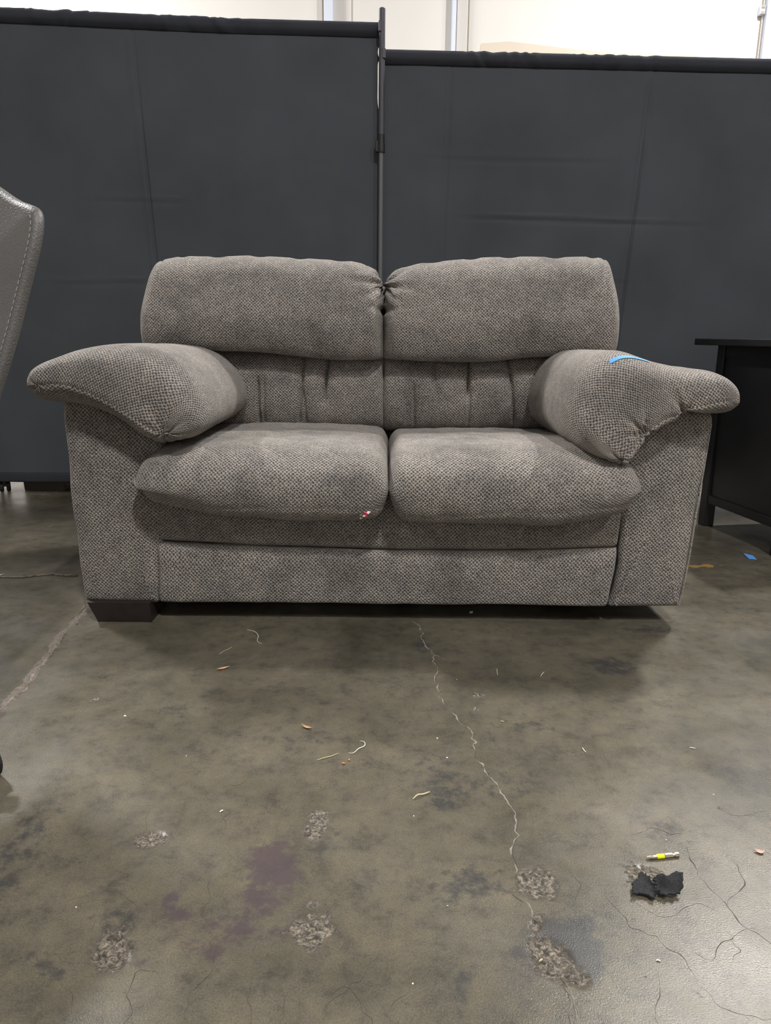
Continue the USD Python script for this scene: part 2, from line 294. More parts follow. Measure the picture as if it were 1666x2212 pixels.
# ------------------------------------------------------------------ warehouse shell
X0, X1, Y0, Y1, ZC = -9.0, 10.5, -8.0, 9.0, 7.6
def build_floor():
    gx = np.concatenate([np.arange(X0, -1.3, 0.35), np.arange(-1.3, 1.3, 0.0045), np.arange(1.3, X1 + 0.3, 0.35)])
    gy = np.concatenate([np.arange(Y0, 0.5, 0.35), np.arange(0.5, 2.05, 0.0045), np.arange(2.05, Y1 + 0.3, 0.35)])
    X, Y = np.meshgrid(gx, gy, indexing='ij')
    marks = np.zeros(X.shape + (3,)); Z = np.zeros_like(X)
    # (channel, photo x, photo y, half width px, half height px, strength, tilt in degrees)
    blobs = [(0, 590, 1872, 48, 58, .95, 20), (0, 560, 1940, 45, 45, .7, 30), (0, 500, 2010, 60, 26, .72, -20), (0, 430, 2050, 55, 18, .62, -12), (0, 372, 1945, 22, 34, .6, 0), (0, 385, 1975, 28, 14, .7, -25), (0, 610, 1990, 30, 40, .5, 0),
             (0, 305, 2085, 22, 16, .55, -40),
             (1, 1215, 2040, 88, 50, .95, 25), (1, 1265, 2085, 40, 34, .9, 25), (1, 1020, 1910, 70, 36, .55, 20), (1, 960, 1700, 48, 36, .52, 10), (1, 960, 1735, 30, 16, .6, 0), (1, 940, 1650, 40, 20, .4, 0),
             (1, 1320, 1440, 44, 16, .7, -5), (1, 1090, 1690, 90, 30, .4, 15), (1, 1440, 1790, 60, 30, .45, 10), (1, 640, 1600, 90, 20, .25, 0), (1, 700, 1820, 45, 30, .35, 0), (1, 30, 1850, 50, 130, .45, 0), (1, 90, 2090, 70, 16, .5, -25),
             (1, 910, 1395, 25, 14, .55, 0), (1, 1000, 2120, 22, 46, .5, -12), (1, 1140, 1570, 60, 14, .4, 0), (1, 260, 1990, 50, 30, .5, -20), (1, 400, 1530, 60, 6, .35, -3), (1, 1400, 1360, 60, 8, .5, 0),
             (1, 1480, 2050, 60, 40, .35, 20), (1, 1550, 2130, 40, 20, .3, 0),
             (2, 328, 1812, 30, 15, 1., 0), (2, 690, 1775, 18, 24, .95, 15), (2, 676, 1800, 22, 14, .95, -20), (2, 674, 2012, 36, 30, 1., 0), (2, 702, 1995, 10, 26, .6, 0), (2, 240, 2055, 34, 36, 1., 0), (2, 256, 2075, 22, 20, .8, 0),
             (2, 1160, 1908, 36, 27, .95, 0), (2, 1392, 1893, 36, 20, .85, 15), (2, 1190, 2065, 40, 48, .85, 20), (2, 1245, 2115, 26, 16, .8, -20), (2, 675, 1955, 10, 8, .8, 0), (2, 1035, 1502, 13, 5, .9, 0), (2, 205, 1511, 9, 5, .7, 0),
             (2, 1027, 1534, 7, 5, .7, 0), (2, 980, 2140, 9, 30, .3, 0), (2, 1160, 1995, 9, 26, .6, -35)]
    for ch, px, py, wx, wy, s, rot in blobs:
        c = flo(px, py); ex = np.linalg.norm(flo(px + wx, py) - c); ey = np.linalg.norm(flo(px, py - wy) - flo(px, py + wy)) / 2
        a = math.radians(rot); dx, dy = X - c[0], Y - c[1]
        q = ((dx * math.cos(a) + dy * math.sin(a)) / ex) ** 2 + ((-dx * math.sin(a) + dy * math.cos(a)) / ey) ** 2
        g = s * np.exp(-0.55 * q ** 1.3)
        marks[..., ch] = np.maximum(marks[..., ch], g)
    near = marks[..., 2] > 0.05
    P = np.stack([X[near], Y[near], 0 * X[near]], -1)
    Z[near] -= 0.0022 * sstep(marks[..., 2][near], 0.38, 0.75) * (0.4 + 1.2 * fbm(P * 90, 3, 5))
    V = np.stack([X, Y, Z], -1).reshape(-1, 3); K = len(gy)
    i, j = np.meshgrid(np.arange(len(gx) - 1), np.arange(K - 1), indexing='ij'); a = (i * K + j).ravel()
    F = np.concatenate([np.stack([a, a + K, a + 1], 1), np.stack([a + 1, a + K, a + K + 1], 1)])
    n = np.stack([-np.gradient(Z, gx, axis=0), -np.gradient(Z, gy, axis=1), np.ones_like(Z)], -1); n /= np.linalg.norm(n, axis=-1, keepdims=True)
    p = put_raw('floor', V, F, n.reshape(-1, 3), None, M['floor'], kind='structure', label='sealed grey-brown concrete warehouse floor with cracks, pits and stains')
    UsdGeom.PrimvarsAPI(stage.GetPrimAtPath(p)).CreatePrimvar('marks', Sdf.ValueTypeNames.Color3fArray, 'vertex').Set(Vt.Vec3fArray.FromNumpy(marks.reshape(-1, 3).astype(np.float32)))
    return p
FLOOR = build_floor()

def ribbon(pts, w, seed, lift=0.0012, step=0.004, rough=0.006, breaks=0.0, vary=1.0):
    """A ragged strip of crack edge lying on the floor, its middle a little proud; pts on the floor (K,2 or 3)."""
    rs = np.random.RandomState(seed); pts = np.asarray(pts, float)[:, :2]
    L = np.linalg.norm(np.diff(pts, axis=0), axis=1).sum(); n = max(8, int(L / step))
    c = pline(pts, n, smooth=False); t = np.arange(n) * step
    q = np.stack([t * 22, t * 0 + seed, t * 0], -1); q2 = np.stack([t * 90, t * 0 + seed + 9, t * 0], -1); q3 = np.stack([t * 160, t * 0 + seed + 29, t * 0], -1)
    tan = np.gradient(c, axis=0); tan /= np.linalg.norm(tan, axis=1, keepdims=True); nor = np.stack([-tan[:, 1], tan[:, 0]], 1)
    c = c + nor * ((fbm(q, 2, 3) - .5) * 4 * rough + (noise(q2) - .5) * 1.4 * rough)[:, None]
    ww = w * (1 + vary * ((0.25 + 1.5 * noise(q2, 4)) * (0.5 + noise(q3, 8)) - 1)); ww *= np.minimum(1, np.minimum(np.arange(n), np.arange(n)[::-1]) / 6.0)
    if breaks: ww = ww * sstep(fbm(q * .8, 2, 11), breaks - .05, breaks + .08)
    rows = []
    for k, zz in ((-1, 0.0001), (-.45, lift), (.35, lift * .8), (1, 0.0001)):
        rows.append(np.column_stack([c + nor * (ww * k)[:, None], np.full(n, zz)]))
    V = np.stack(rows, 1).reshape(-1, 3); F = []
    for i in range(n - 1):
        if ww[i] < w * .03 and ww[i + 1] < w * .03: continue
        for k in range(3):
            a = i * 4 + k; F += [[a, a + 1, a + 4], [a + 1, a + 5, a + 4]]
    F = np.array(F)
    m = trimesh.Trimesh(V, F, process=False)
    if m.face_normals[:, 2].sum() < 0: m.invert()
    return m
def fl(*pp): return np.array([flo(x, y) for x, y in pp])
main = [(893, 1338), (915, 1380), (930, 1404), (945, 1432), (948, 1462), (940, 1485), (952, 1505), (975, 1525), (995, 1560), (1020, 1600), (1022, 1635), (1040, 1660), (1072, 1692), (1095, 1728), (1112, 1770), (1118, 1800), (1112, 1850), (1114, 1885), (1120, 1905)]
put('crack', ribbon(fl(*main), 0.0012, 3, rough=0.006, lift=.0006, breaks=.36), M['crack_pale'], FLOOR)
put('crack', ribbon(fl(*main) + [0.0016, 0.0005, 0], 0.0006, 3, rough=0.005, lift=.0004), M['crack_dark'], FLOOR)
put('crack', ribbon(fl((925, 1415), (945, 1418), (962, 1422)), 0.0011, 5), M['crack_pale'], FLOOR)
put('crack', ribbon(fl((1222, 2112), (1226, 2150), (1216, 2230)), 0.0011, 6), M['crack_pale'], FLOOR)
put('crack', ribbon(fl((1236, 2118), (1250, 2165), (1258, 2230)), 0.0011, 12), M['crack_pale'], FLOOR)
put('crack', ribbon(fl((1112, 1930), (1150, 1965), (1172, 2005)), 0.0011, 7), M['crack_pale'], FLOOR)
put('joint', ribbon(fl((192, 1302), (165, 1340), (128, 1378), (100, 1418), (60, 1470), (25, 1510), (-30, 1570)), 0.010, 8, rough=0.003, lift=.002, vary=.45), M['joint_pale'], FLOOR)
put('joint', ribbon(fl((190, 1308), (160, 1352), (95, 1435), (50, 1490), (-20, 1560)), 0.0022, 18, rough=0.004, lift=.0035, breaks=.4), M['crack_pale'], FLOOR)
put('crack', ribbon(fl((-20, 1246), (60, 1245), (110, 1241), (168, 1243)), 0.005, 9, rough=0.004), M['joint_pale'], FLOOR)
put('crack', ribbon(fl((-20, 1249), (60, 1248), (110, 1244), (168, 1246)), 0.0025, 9, rough=0.004, lift=.003), M['crack_dark'], FLOOR)
hair = [[(1485, 1825), (1498, 1870), (1520, 1920), (1560, 1950), (1600, 1985), (1650, 2030), (1700, 2060)], [(1370, 1955), (1400, 1970), (1440, 1978), (1490, 1962), (1510, 1955), (1545, 1962)], [(1300, 1935), (1345, 1975), (1370, 2005), (1420, 2020), (1470, 2060), (1500, 2110)],
        [(1480, 1800), (1450, 1810), (1410, 1795), (1360, 1800)], [(1640, 2010), (1560, 2040), (1530, 2060), (1500, 2050)], [(1420, 2100), (1430, 2160), (1420, 2200), (1425, 2240)], [(1590, 1860), (1605, 1900), (1590, 1940), (1570, 1960)],
        [(265, 2230), (282, 2190), (262, 2150), (300, 2100), (330, 2115)], [(410, 2230), (405, 2190), (420, 2150), (440, 2110), (455, 2060)], [(715, 2165), (745, 2140), (775, 2160), (795, 2200), (800, 2230)], [(690, 2175), (720, 2150), (800, 2090), (830, 2060)],
        [(318, 1795), (312, 1770), (322, 1745)], [(490, 1797), (478, 1770), (485, 1750)], [(430, 1990), (445, 1960), (460, 1940), (452, 1920), (465, 1890)], [(290, 1965), (275, 1940), (262, 1925)], [(335, 2010), (330, 1985), (340, 1965)],
        [(1230, 1880), (1260, 1910), (1250, 1960)], [(1510, 2140), (1550, 2165), (1600, 2180), (1680, 2200)], [(1580, 2095), (1600, 2050), (1570, 2010)], [(550, 2120), (540, 2160), (545, 2215)], [(480, 1700), (520, 1690), (545, 1680)], [(1640, 1745), (1600, 1760), (1560, 1755)],
        [(600, 2135), (610, 2170), (590, 2212)], [(230, 1740), (250, 1720), (245, 1700)], [(1300, 1620), (1320, 1645), (1335, 1665)], [(1250, 1610), (1275, 1640)], [(160, 2125), (165, 2160), (155, 2190)], [(850, 2190), (855, 2150), (880, 2140)]]
for k, h in enumerate(hair): put('crack', ribbon(fl(*h), 0.00035 if k % 3 else 0.0005, 30 + k, lift=.0003, rough=.005), M['crack_dark'], FLOOR)
put('worn_line', ribbon(fl((1478, 1224), (1520, 1223), (1562, 1221)), 0.013, 71, lift=.0006, rough=.003, breaks=.47), M['fluff'], FLOOR, label='worn yellow paint line')

def wall(name, lo, hi, label): return put(name, trimesh.creation.box(bounds=[lo, hi]), M['wall'], smooth=False, kind='structure', label=label)
WB = wall('wall_back', (X0, Y1, 0), (X1, Y1 + .25, ZC), 'cream painted concrete wall rising behind the black drapes')
wall('wall_left', (X0 - .25, Y0, 0), (X0, Y1, ZC), 'cream painted warehouse side wall')
wall('wall_right', (X1, Y0, 0), (X1 + .25, Y1, ZC), 'cream painted warehouse side wall')
wall('wall_front', (X0, Y0 - .25, 0), (X1, Y0, ZC), 'cream painted warehouse wall behind the viewer')
put('ceiling', trimesh.creation.box(bounds=[(X0, Y0, ZC), (X1, Y1, ZC + .2)]), M['ceiling'], smooth=False, kind='structure', label='white warehouse roof deck')
def wx(px, py=60): return at(px, py, Y1)[0]
def strip(name, xa, xb, d, mtl, r=.006, lab=None):
    return put(name, rbox((xa, Y1 - d, 0), (xb, Y1 + .01, ZC - .01), r), mtl, kind='structure', label=lab)
strip('trim_1', wx(701), wx(721), 0.08, M['wall_trim'], lab='white steel channel on the cream wall, left of the drape pole')
strip('trim_2', wx(696.5), wx(698.5), 0.02, M['joint'], lab='thin conduit line beside the white channel')
strip('trim_3', wx(760), wx(761), 0.006, M['joint'], lab='hairline joint in the cream wall')
strip('trim_4', wx(975), wx(984), 0.09, M['wall_trim'], lab='white pipe on the cream wall, right of the drape pole')
strip('trim_5', wx(986), wx(1010), 0.03, M['wall'], lab='narrow cream pilaster on the wall')
strip('trim_6', wx(1010), wx(1013.5), 0.012, M['joint'], lab='tan joint line beside the pilaster')
strip('trim_7', wx(1646), wx(1662), 0.09, M['wall_trim'], lab='white pipe at the right edge of the cream wall')
strip('trim_8', wx(1640.5), wx(1642.5), 0.03, M['joint'], lab='thin conduit running up to the switch box')
a, b = at(1636, 36, Y1), at(1650, 16, Y1)
ob = thing('outlet_box', 'small white electrical outlet box on the cream wall beside a pipe', 'outlet box', (0, 0, 0))
put('box', rbox((a[0], Y1 - .06, a[2]), (b[0], Y1, b[2]), .008), M['wall_trim'], ob)
cx, cz = (a[0] + b[0]) / 2, (a[2] + b[2]) / 2
for s in (-1, 1): put('socket', rbox((cx - .02, Y1 - .066, cz + s * .03 - .016), (cx + .02, Y1 - .058, cz + s * .03 + .016), .006), M['joint'], ob)
sa = [at(*p, Y1) for p in ((1040, 118), (1042, 98), (1100, 94), (1160, 101), (1250, 112), (1330, 118), (1500, 122), (1500, 140), (1040, 140))]
from shapely.geometry import Polygon
sp = Polygon([(p[0], p[2]) for p in sa]).buffer(.05).buffer(-.03)
sm = trimesh.creation.extrude_polygon(sp, .003, engine='earcut'); sm.apply_transform([[1, 0, 0, 0], [0, 0, -1, Y1], [0, 1, 0, 0], [0, 0, 0, 1]]); sm.fix_normals()
put('water_mark', sm, M['wall_stain'], WB, smooth=False, label='faint tan water mark')

for k, (nm, x, y, z, sx, sy, pw) in enumerate(LAMPS):
    p = path(nm); L = UsdLux.RectLight.Define(stage, p); L.AddTranslateOp().Set(Gf.Vec3d(x, y, z))
    L.CreateWidthAttr(sx); L.CreateHeightAttr(sy); L.CreateIntensityAttr(pw); L.CreateColorAttr(Gf.Vec3f(*LAMP_COLOR))

# ------------------------------------------------------------------ black drapes on a pole stand
POLE_Y = 3.475
PX = at(826, 18, POLE_Y)[0]
def drape_line(x): return POLE_Y + 0.035 + (0.045 * (x - PX) if x < PX else 0.046 * (x - PX))
def drape(name, label, x0, x1, ztop, seams, gathers, seed, edge=None, creases=()):
    root = thing(name, label, 'drape', (0, 0, 0), group=None)
    xs = np.unique(np.concatenate([np.arange(x0, x1, 0.012)] + [s[0] + np.linspace(-.02, .02, 21) for s in seams] + [[x1]])); xs = xs[(xs >= x0) & (xs <= x1)]
    zt = np.array([ztop(x) for x in xs]); zb = 0.062
    yl = np.array([drape_line(x) for x in xs])
    # cloth below the pocket
    tz = np.linspace(0, 1, 170)
    X = np.repeat(xs[:, None], len(tz), 1); Z = zb + (zt[:, None] - 0.052 - zb) * tz[None]
    D = 0.018 * (fbm(np.stack([X * 2.2, Z * .35, X * 0 + seed], -1), 3, seed) - .5) + 0.010 * (fbm(np.stack([X * 7, Z * 1.2, X * 0], -1), 3, seed + 2) - .5)
    for sx, tilt, amp in seams:
        c = sx + tilt * (Z - 1.2); D = D - amp * gauss(X, c, 0.006) + amp * .8 * gauss(X, c - .016, 0.010)
    for cx, cz, half, amp, slope in creases:
        D = D + amp * (gauss(Z, cz + slope * (X - cx), 0.006) - gauss(Z, cz - .014 + slope * (X - cx), 0.008)) * np.exp(-np.abs((X - cx) / half) ** 4)
    D = D * (1 - .8 * sstep(Z, ztop(0) - .12, ztop(0) - .04))
    Xe = X.copy()
    if edge is not None: Xe = edge(X, Z)
    P = np.stack([Xe, yl[:, None] - D, Z], -1); uv = np.stack([X, Z], -1)
    loft('panel', P, uv, M['curtain'], root, closed=False)
    # rod pocket: a flat sleeve round the crossbar, gathered in places
    th = np.linspace(0, 2 * np.pi, 28, endpoint=False)
    gat = np.zeros_like(xs)
    for g0, g1 in gathers: gat += sstep(xs, g0 - .08, g0) * (1 - sstep(xs, g1, g1 + .08))
    wr = (noise(np.stack([xs * 60, xs * 0, xs * 0 + seed], -1), 1) - .5) * .007 * gat
    wr2 = (noise(np.stack([xs * 45, xs * 0, xs * 0 + seed], -1), 5) - .5) * .010 * gat
    R = np.zeros((len(xs), 28, 3)); R[..., 0] = xs[:, None] + (np.sin(th) * .02)[None] * gat[:, None] * (noise(np.stack([xs * 9, xs * 0, xs * 0], -1)) - .5)[:, None] * 2
    R[..., 1] = yl[:, None] - 0.021 * np.cos(th)[None] * (1 - .35 * sstep(-np.sin(th), .2, 1))[None] - wr2[:, None] * np.maximum(np.cos(th), 0)[None]
    R[..., 2] = (zt - .030)[:, None] + 0.030 * np.sin(th)[None] + wr[:, None] * np.maximum(np.sin(th), 0)[None]
    uv = np.stack(np.broadcast_arrays(xs[:, None], np.linspace(0, .2, 29)[None]), -1)
    loft('rod_pocket', R, uv, M['curtain_band'], root)
    hx = xs; H = np.zeros((len(hx), 12, 3)); th = np.linspace(0, 2 * np.pi, 12, endpoint=False)
    H[..., 0] = (edge(hx, hx * 0 + .08) if edge is not None else hx)[:, None]; H[..., 1] = (yl - D[:, 3])[:, None] - .004 * np.cos(th)[None]; H[..., 2] = zb + .022 + .024 * np.sin(th)[None]
    loft('hem', H, np.stack(np.broadcast_arrays(hx[:, None], np.linspace(0, .1, 13)[None]), -1), M['curtain_band'], root)
    return root
zl = lambda x: 2.070 + 0.018 * sstep(-x, 0.5, 1.9)
zr = lambda x: 1.968 + 0.002 * x
def edge_left(X, Z):  # right-hand edge: bows away from the pole high up, leaving a slit
    bow = 0.012 * sstep(Z, 1.66, 1.78) * (1 - sstep(Z, 1.965, 1.99)) * (1 - .5 * gauss(Z, 1.93, .012))
    return X - bow * np.exp((X - (PX - .006)) / 0.08)
DL = drape('black_drape', 'black drape hung on the higher crossbar left of the pole, one vertical seam', -2.9, PX - 0.006, zl, [(-1.06, -0.045, .006)], [(-1.0, -.65), (-1.5, -1.3)], 3, edge_left,
      [(-1.25, 1.0, .3, .003, .02), (-1.1, 1.35, .2, .003, .0)])
DRR = drape('black_drape', 'black drape hung on the lower crossbar right of the pole, with creased folds', PX - 0.004, 3.0, zr, [(1.13, 0.055, .007), (0.26, .02, .003)], [(.38, .62), (.85, 1.15)], 8, None,
      [(.75, 1.30, .38, .006, -.015), (.72, 1.04, .38, .006, -.02), (.6, 1.55, .4, .003, 0), (1.2, 1.29, .25, .003, 0)])
st = thing('drape_stand', 'grey telescoping pole standing between the two black drapes with a collar', 'pole', (PX, POLE_Y - .002, 0))
zc = at(823, 318, POLE_Y)[2]; ztp = at(826, 18, POLE_Y)[2]
put('upper_tube', lathe([(0, zc - .02), (.0135, zc - .02), (.0135, ztp - .003), (.011, ztp), (0, ztp)]), M['pole_dark'], st)
put('lower_tube', lathe([(0, .01), (.0105, .01), (.0105, zc + .01), (0, zc + .01)]), M['pole'], st)
put('collar', cat(lathe([(0.009, zc - .022), (.0165, zc - .022), (.0165, zc + .01), (.0145, zc + .014), (.0145, zc + .05), (.009, zc + .05)]), rbox((-.026, -.010, zc - .022), (-.012, .010, zc + .028), .003)), M['black_plastic'], st)
put('base_plate', rbox((-.13, -.25, 0), (.13, .018, .012), .003), M['pole_dark'], st)
for dr, s, zz, x1 in ((DL, -1, 2.070 - .03, -2.85), (DRR, 1, 1.968 - .03, 3.0)):
    put('crossbar', tube([(PX, POLE_Y + .032, zz), (x1, drape_line(x1), zz + (.018 if s < 0 else .006))], .0125, 12), M['pole_dark'], dr)
    put('hook', rbox((PX + s * .008 - .008, POLE_Y - .018, zz - .022), (PX + s * .008 + .008, POLE_Y + .036, zz + .02), .003), M['pole_dark'], dr)

# ------------------------------------------------------------------ what shows under the left drape
sofa_b = thing('ottoman', 'brown wooden foot of furniture showing under the left drape hem', 'ottoman', (0, 0, 0))
q = flo(52, 1058); w = 0.2
put('leg', hull([(q[0] + a * w + (0 if z else .004), q[1] + b, z) for a in (0, 1) for b in (.0, .09) for z in (0, .075)]), plain('brown_block', srgb(52, 40, 36), .5), sofa_b)
put('leg', rbox((q[0] + .85, q[1], 0), (q[0] + 1.0, q[1] + .09, .075)), M['leg_wood'], sofa_b)
put('leg', rbox((q[0] + .85, q[1] + .62, 0), (q[0] + 1.0, q[1] + .7, .075)), M['leg_wood'], sofa_b)
put('leg', rbox((q[0], q[1] + .62, 0), (q[0] + .15, q[1] + .7, .075)), M['leg_wood'], sofa_b)
put('body', rbox((q[0] - .02, q[1] - .012, .075), (q[0] + 1.05, q[1] + .74, .42), .03), M['dark_lining'], sofa_b)

# ------------------------------------------------------------------ the loveseat
SOFA = thing('loveseat', 'grey-brown chenille two-seat sofa with pillow arms on the concrete floor', 'sofa', (0, 0, 0))
YF = 1.86
FAB = M['fabric']
def zx(pts, Y):  # pixel curve -> interpolators in x on the plane Y
    q = np.array([at(x, y, Y) for x, y in pts]); return lambda x: np.interp(x, q[:, 0], q[:, 2])
def sx_(pts, Y):
    q = np.array([at(x, y, Y) for x, y in pts]); k = CubicSpline(q[:, 0], q[:, 2], bc_type='natural'); lo, hi = q[0, 0], q[-1, 0]
    return lambda x: k(np.clip(x, lo, hi))

LAST = {}
def xloft(name, xs, ring, n, mtl, disp=None, post=None, v0=None, parent=SOFA, **kw):
    """Rings in the YZ plane along x. ring(x) gives control points (K,2)."""
    R = np.array([closed_spline(ring(x), n) for x in xs])
    P = np.zeros((len(xs), n, 3)); P[..., 0] = xs[:, None]; P[..., 1:] = R
    mid = R[len(xs) // 2]; seg = np.linalg.norm(np.diff(np.vstack([mid, mid[:1]]), axis=0), axis=1)
    v = np.concatenate([[0], np.cumsum(seg)])
    P0 = P.copy()
    if post is not None: P = post(P)
    nr = ring_normals(P)
    if np.sum((P - P.mean(1, keepdims=True)) * nr) < 0: nr = -nr
    Pu = P.copy()
    if disp is not None: P = P + nr * disp(P0, v[:-1])[..., None]
    u = np.zeros((len(xs), n))  # arc length along x at the fattest column keeps the weave's scale round the ends
    du = np.linalg.norm(np.diff(Pu, axis=0), axis=2); u[1:] = np.cumsum(np.minimum(du, 0.03), 0); u -= u[len(xs) // 2][None] - Pu[len(xs) // 2, :, 0]
    u = np.concatenate([u, u[:, :1]], 1)
    uv = np.stack([u, np.broadcast_to(v[None], u.shape)], -1)
    LAST[name] = P
    return loft(name, P, uv, mtl, parent, **kw)

def ends(x, a, b, ra, rb, p=2.0):
    """0 at the ends a, b, rising to 1 over ra, rb as a quarter ellipse."""
    def q(t): t = np.clip(t, 0, 1); return (1 - (1 - t) ** p) ** (1 / p)
    return q((x - a) / ra) * q((b - x) / rb)
def end_samples(a, b, ra, rb, n):
    t = np.linspace(0, np.pi / 2, 16); s = 1 - np.cos(t)
    return np.unique(np.round(np.concatenate([a + ra * s, np.linspace(a + ra, b - rb, n), b - rb * s]), 6))

# --- lower front panel and upper rail
zseam = sx_([(325, 1171), (450, 1177), (600, 1183), (840, 1190), (1100, 1191), (1345, 1185)], YF)
XL, XR = -.640, .640
def lowring(x):
    z1 = zseam(x); return [(1.872, .052), (1.858, .058), (1.853, .09), (1.851, .14), (1.853, z1 - .03), (1.858, z1 - .012), (1.868, z1 - .003), (1.885, z1 - .002), (1.96, z1 - .002), (1.99, .12), (1.96, .052)]
wob = lambda a, s, k: (lambda P, v: a * (fbm(P * s, 3, k) - .5))
def panel_post(P):
    z = P[..., 2]; a, b = -.6165 - .004 * sstep(.3 - z, .1, .25), np.interp(z, [.05, .09, .16, .32], [.611, .617, .627, .630])
    t = (P[..., 0] - XL) / (XR - XL); P[..., 0] = a + (b - a) * t
    e = ends(t * (XR - XL), 0, XR - XL, .014, .014)  # rounded upright ends, so a seam shows against the arms
    P[..., 1] = 1.9 + (P[..., 1] - 1.9) * np.where(P[..., 1] < 1.9, .35 + .65 * e, 1)
    return P
put('seam_backing', rbox((-.66, 1.885, .06), (.66, 1.93, .33), .002), M['dark_lining'], SOFA)
PXS = end_samples(XL, XR, .014, .014, 150)
xloft('front_panel', PXS, lowring, 90, FAB, wob(.010, 7, 21), panel_post, caps=True)
def upring(x):
    z1 = zseam(x); return [(1.90, z1 - .006), (1.878, z1 + .001), (1.866, z1 + .010), (1.861, z1 + .035), (1.862, .30), (1.868, .36), (1.90, .405), (1.98, .41), (2.0, .3), (1.97, z1)]
xloft('front_rail', PXS, upring, 90, FAB, wob(.010, 6, 22), panel_post, caps=True)

# --- arms: a padded slab each, its outline rounded at the front
def arm_body(px, seed, side):
    o = np.array([at(x, y, YF)[[0, 2]] for x, y in px])
    n = 200; k = pline(np.vstack([o, o[:1]]), n + 1, smooth=False)[:-1]
    for _ in range(2): k = (np.roll(k, 1, 0) + 2 * k + np.roll(k, -1, 0)) / 4
    t = np.roll(k, -1, 0) - np.roll(k, 1, 0); nn = np.stack([t[:, 1], -t[:, 0]], 1); nn /= np.linalg.norm(nn, axis=1, keepdims=True)
    c = k.mean(0)
    if np.sum((k - c) * nn) < 0: nn = -nn
    rings, uvs = [], []
    r = .020
    inner = k - nn * r
    for s in np.linspace(0.04, 1, 26):
        p = c + (inner - c) * s
        bul = .010 * (1 - s ** 4)
        rings.append(np.column_stack([p[:, 0], np.full(n, YF - bul), p[:, 1]])); uvs.append(p)
    for a in np.linspace(0.15, np.pi / 2, 9):
        p = k - nn * r * (1 - math.sin(a)); rings.append(np.column_stack([p[:, 0], np.full(n, YF + r * (1 - math.cos(a))), p[:, 1]])); uvs.append(k - nn * r + nn * r * a)
    for d in np.linspace(.02, .86, 44)[1:]:
        rings.append(np.column_stack([k[:, 0], np.full(n, YF + r + d - .02), k[:, 1]])); uvs.append(k + nn * (r * .57 + d))
    P = np.array(rings); U = np.array(uvs)
    nr = ring_normals(P)
    d = .010 * (fbm(P * 6 + seed, 3, seed) - .5)
    P[..., 1] -= d * (np.arange(len(P)) < 34)[:, None]
    P[..., 0] += side * d
    U = np.concatenate([U, U[:, :1]], 1)
    loft('arm', P, U, FAB, SOFA, caps=True)
    return k
LB = [(180, 1302), (172, 1240), (158, 1120), (146, 1020), (137, 930), (132, 885), (134, 868), (160, 858), (220, 865), (280, 885), (330, 930), (356, 990), (352, 1100), (346, 1200), (344, 1305), (260, 1303)]
RB = [(1470, 1313), (1478, 1270), (1492, 1195), (1512, 1090), (1529, 990), (1542, 915), (1544, 900), (1530, 885), (1440, 885), (1385, 905), (1345, 950), (1326, 1010), (1338, 1100), (1344, 1160), (1340, 1225), (1328, 1280), (1314, 1313), (1390, 1313)]
kl = arm_body(LB, 31, -1); kr = arm_body(RB, 32, 1)
# welts along the outer front edges and the dark stitch line of the inner seams
def edge_tube(px, Y, r, mtl, name): put(name, tube(pline([at(x, y, Y) for x, y in px], 60), r, 6), mtl, SOFA, smooth=60)
edge_tube([(1466, 1306), (1477, 1262), (1507, 1090), (1524, 990), (1536, 915)], YF + .004, .003, FAB, 'welt')
if 0: edge_tube([(181, 1297), (172, 1238), (147, 1020), (138, 930), (134, 893)], YF + .012, .0035, FAB, 'welt')

# --- seat cushions
def seat(a, b, ra, rb, zbot, seed, ears):
    sag = .004 if ears == 1 else .014
    xs = end_samples(a, b, ra, rb, 130)
    zc = .385
    def ring(x):
        e = float(ends(x, a, b, ra, rb, 2.3)); zb = float(zbot(x)); mid = (x - (a + b) / 2) / ((b - a) / 2)
        c = np.array([(1.840, zb - .002), (1.795, zb - .006), (1.768, zb + .022), (1.757, .385), (1.778, .436), (1.850, .472), (1.98, .482), (2.15, .480), (2.35, .476 - sag), (2.47, .468 - sag), (2.52, .44 - sag), (2.50, .36), (2.3, .35), (1.95, .35 + (zb - .31) * .5)])
        c[:, 1] += .010 * (1 - mid ** 2) * (c[:, 1] > .44)
        zw = zc + (zb - .32) * .35
        c[:, 1] = zw + (c[:, 1] - zw) * e
        yc = 2.15; c[:, 0] = yc + (c[:, 0] - yc) * (0.90 + .10 * e)
        return c
    def disp(P, v):
        top = sstep(P[..., 2], .44, .475)
        d = .010 * (fbm(P * np.array([5, 5, 5]), 3, seed) - .5)
        d += top * .009 * (fbm(P * np.array([11, 26, 11]) + 3, 3, seed + 1) - .5) * sstep(P[..., 1], 1.9, 2.05)
        # creases that run back from the middle seam
        f = (P[..., 0] - (a + b) / 2)
        d -= top * .004 * gauss(np.sin(f * 20 + P[..., 1] * 22), 0, .25) * fbm(P * 6, 2, seed + 4)
        # welt seam low on the nose
        front = P[..., 1] < 1.86
        zz = np.vectorize(zbot)(P[:, 0, 0])[:, None] + .022 + .012 * np.sin(P[..., 0] * 9 + seed)
        d -= .0015 * gauss(P[..., 2], zz, .004) * front
        d += .0004 * gauss(P[..., 2], zz - .012, .009) * front
        # gathered pulls along the lower edge
        d -= front * .0025 * np.maximum(0, np.sin(P[..., 0] * 38 + 3 * fbm(P * 4, 2, seed))) * (1 - sstep(P[..., 2], zz, zz + .05))
        return d
    return xloft('seat_cushion', xs, ring, 170, FAB, disp)
zbl = sx_([(283, 1052), (300, 1070), (340, 1086), (400, 1099), (500, 1112), (600, 1121), (700, 1125), (770, 1122), (815, 1117), (843, 1108)], 1.78)
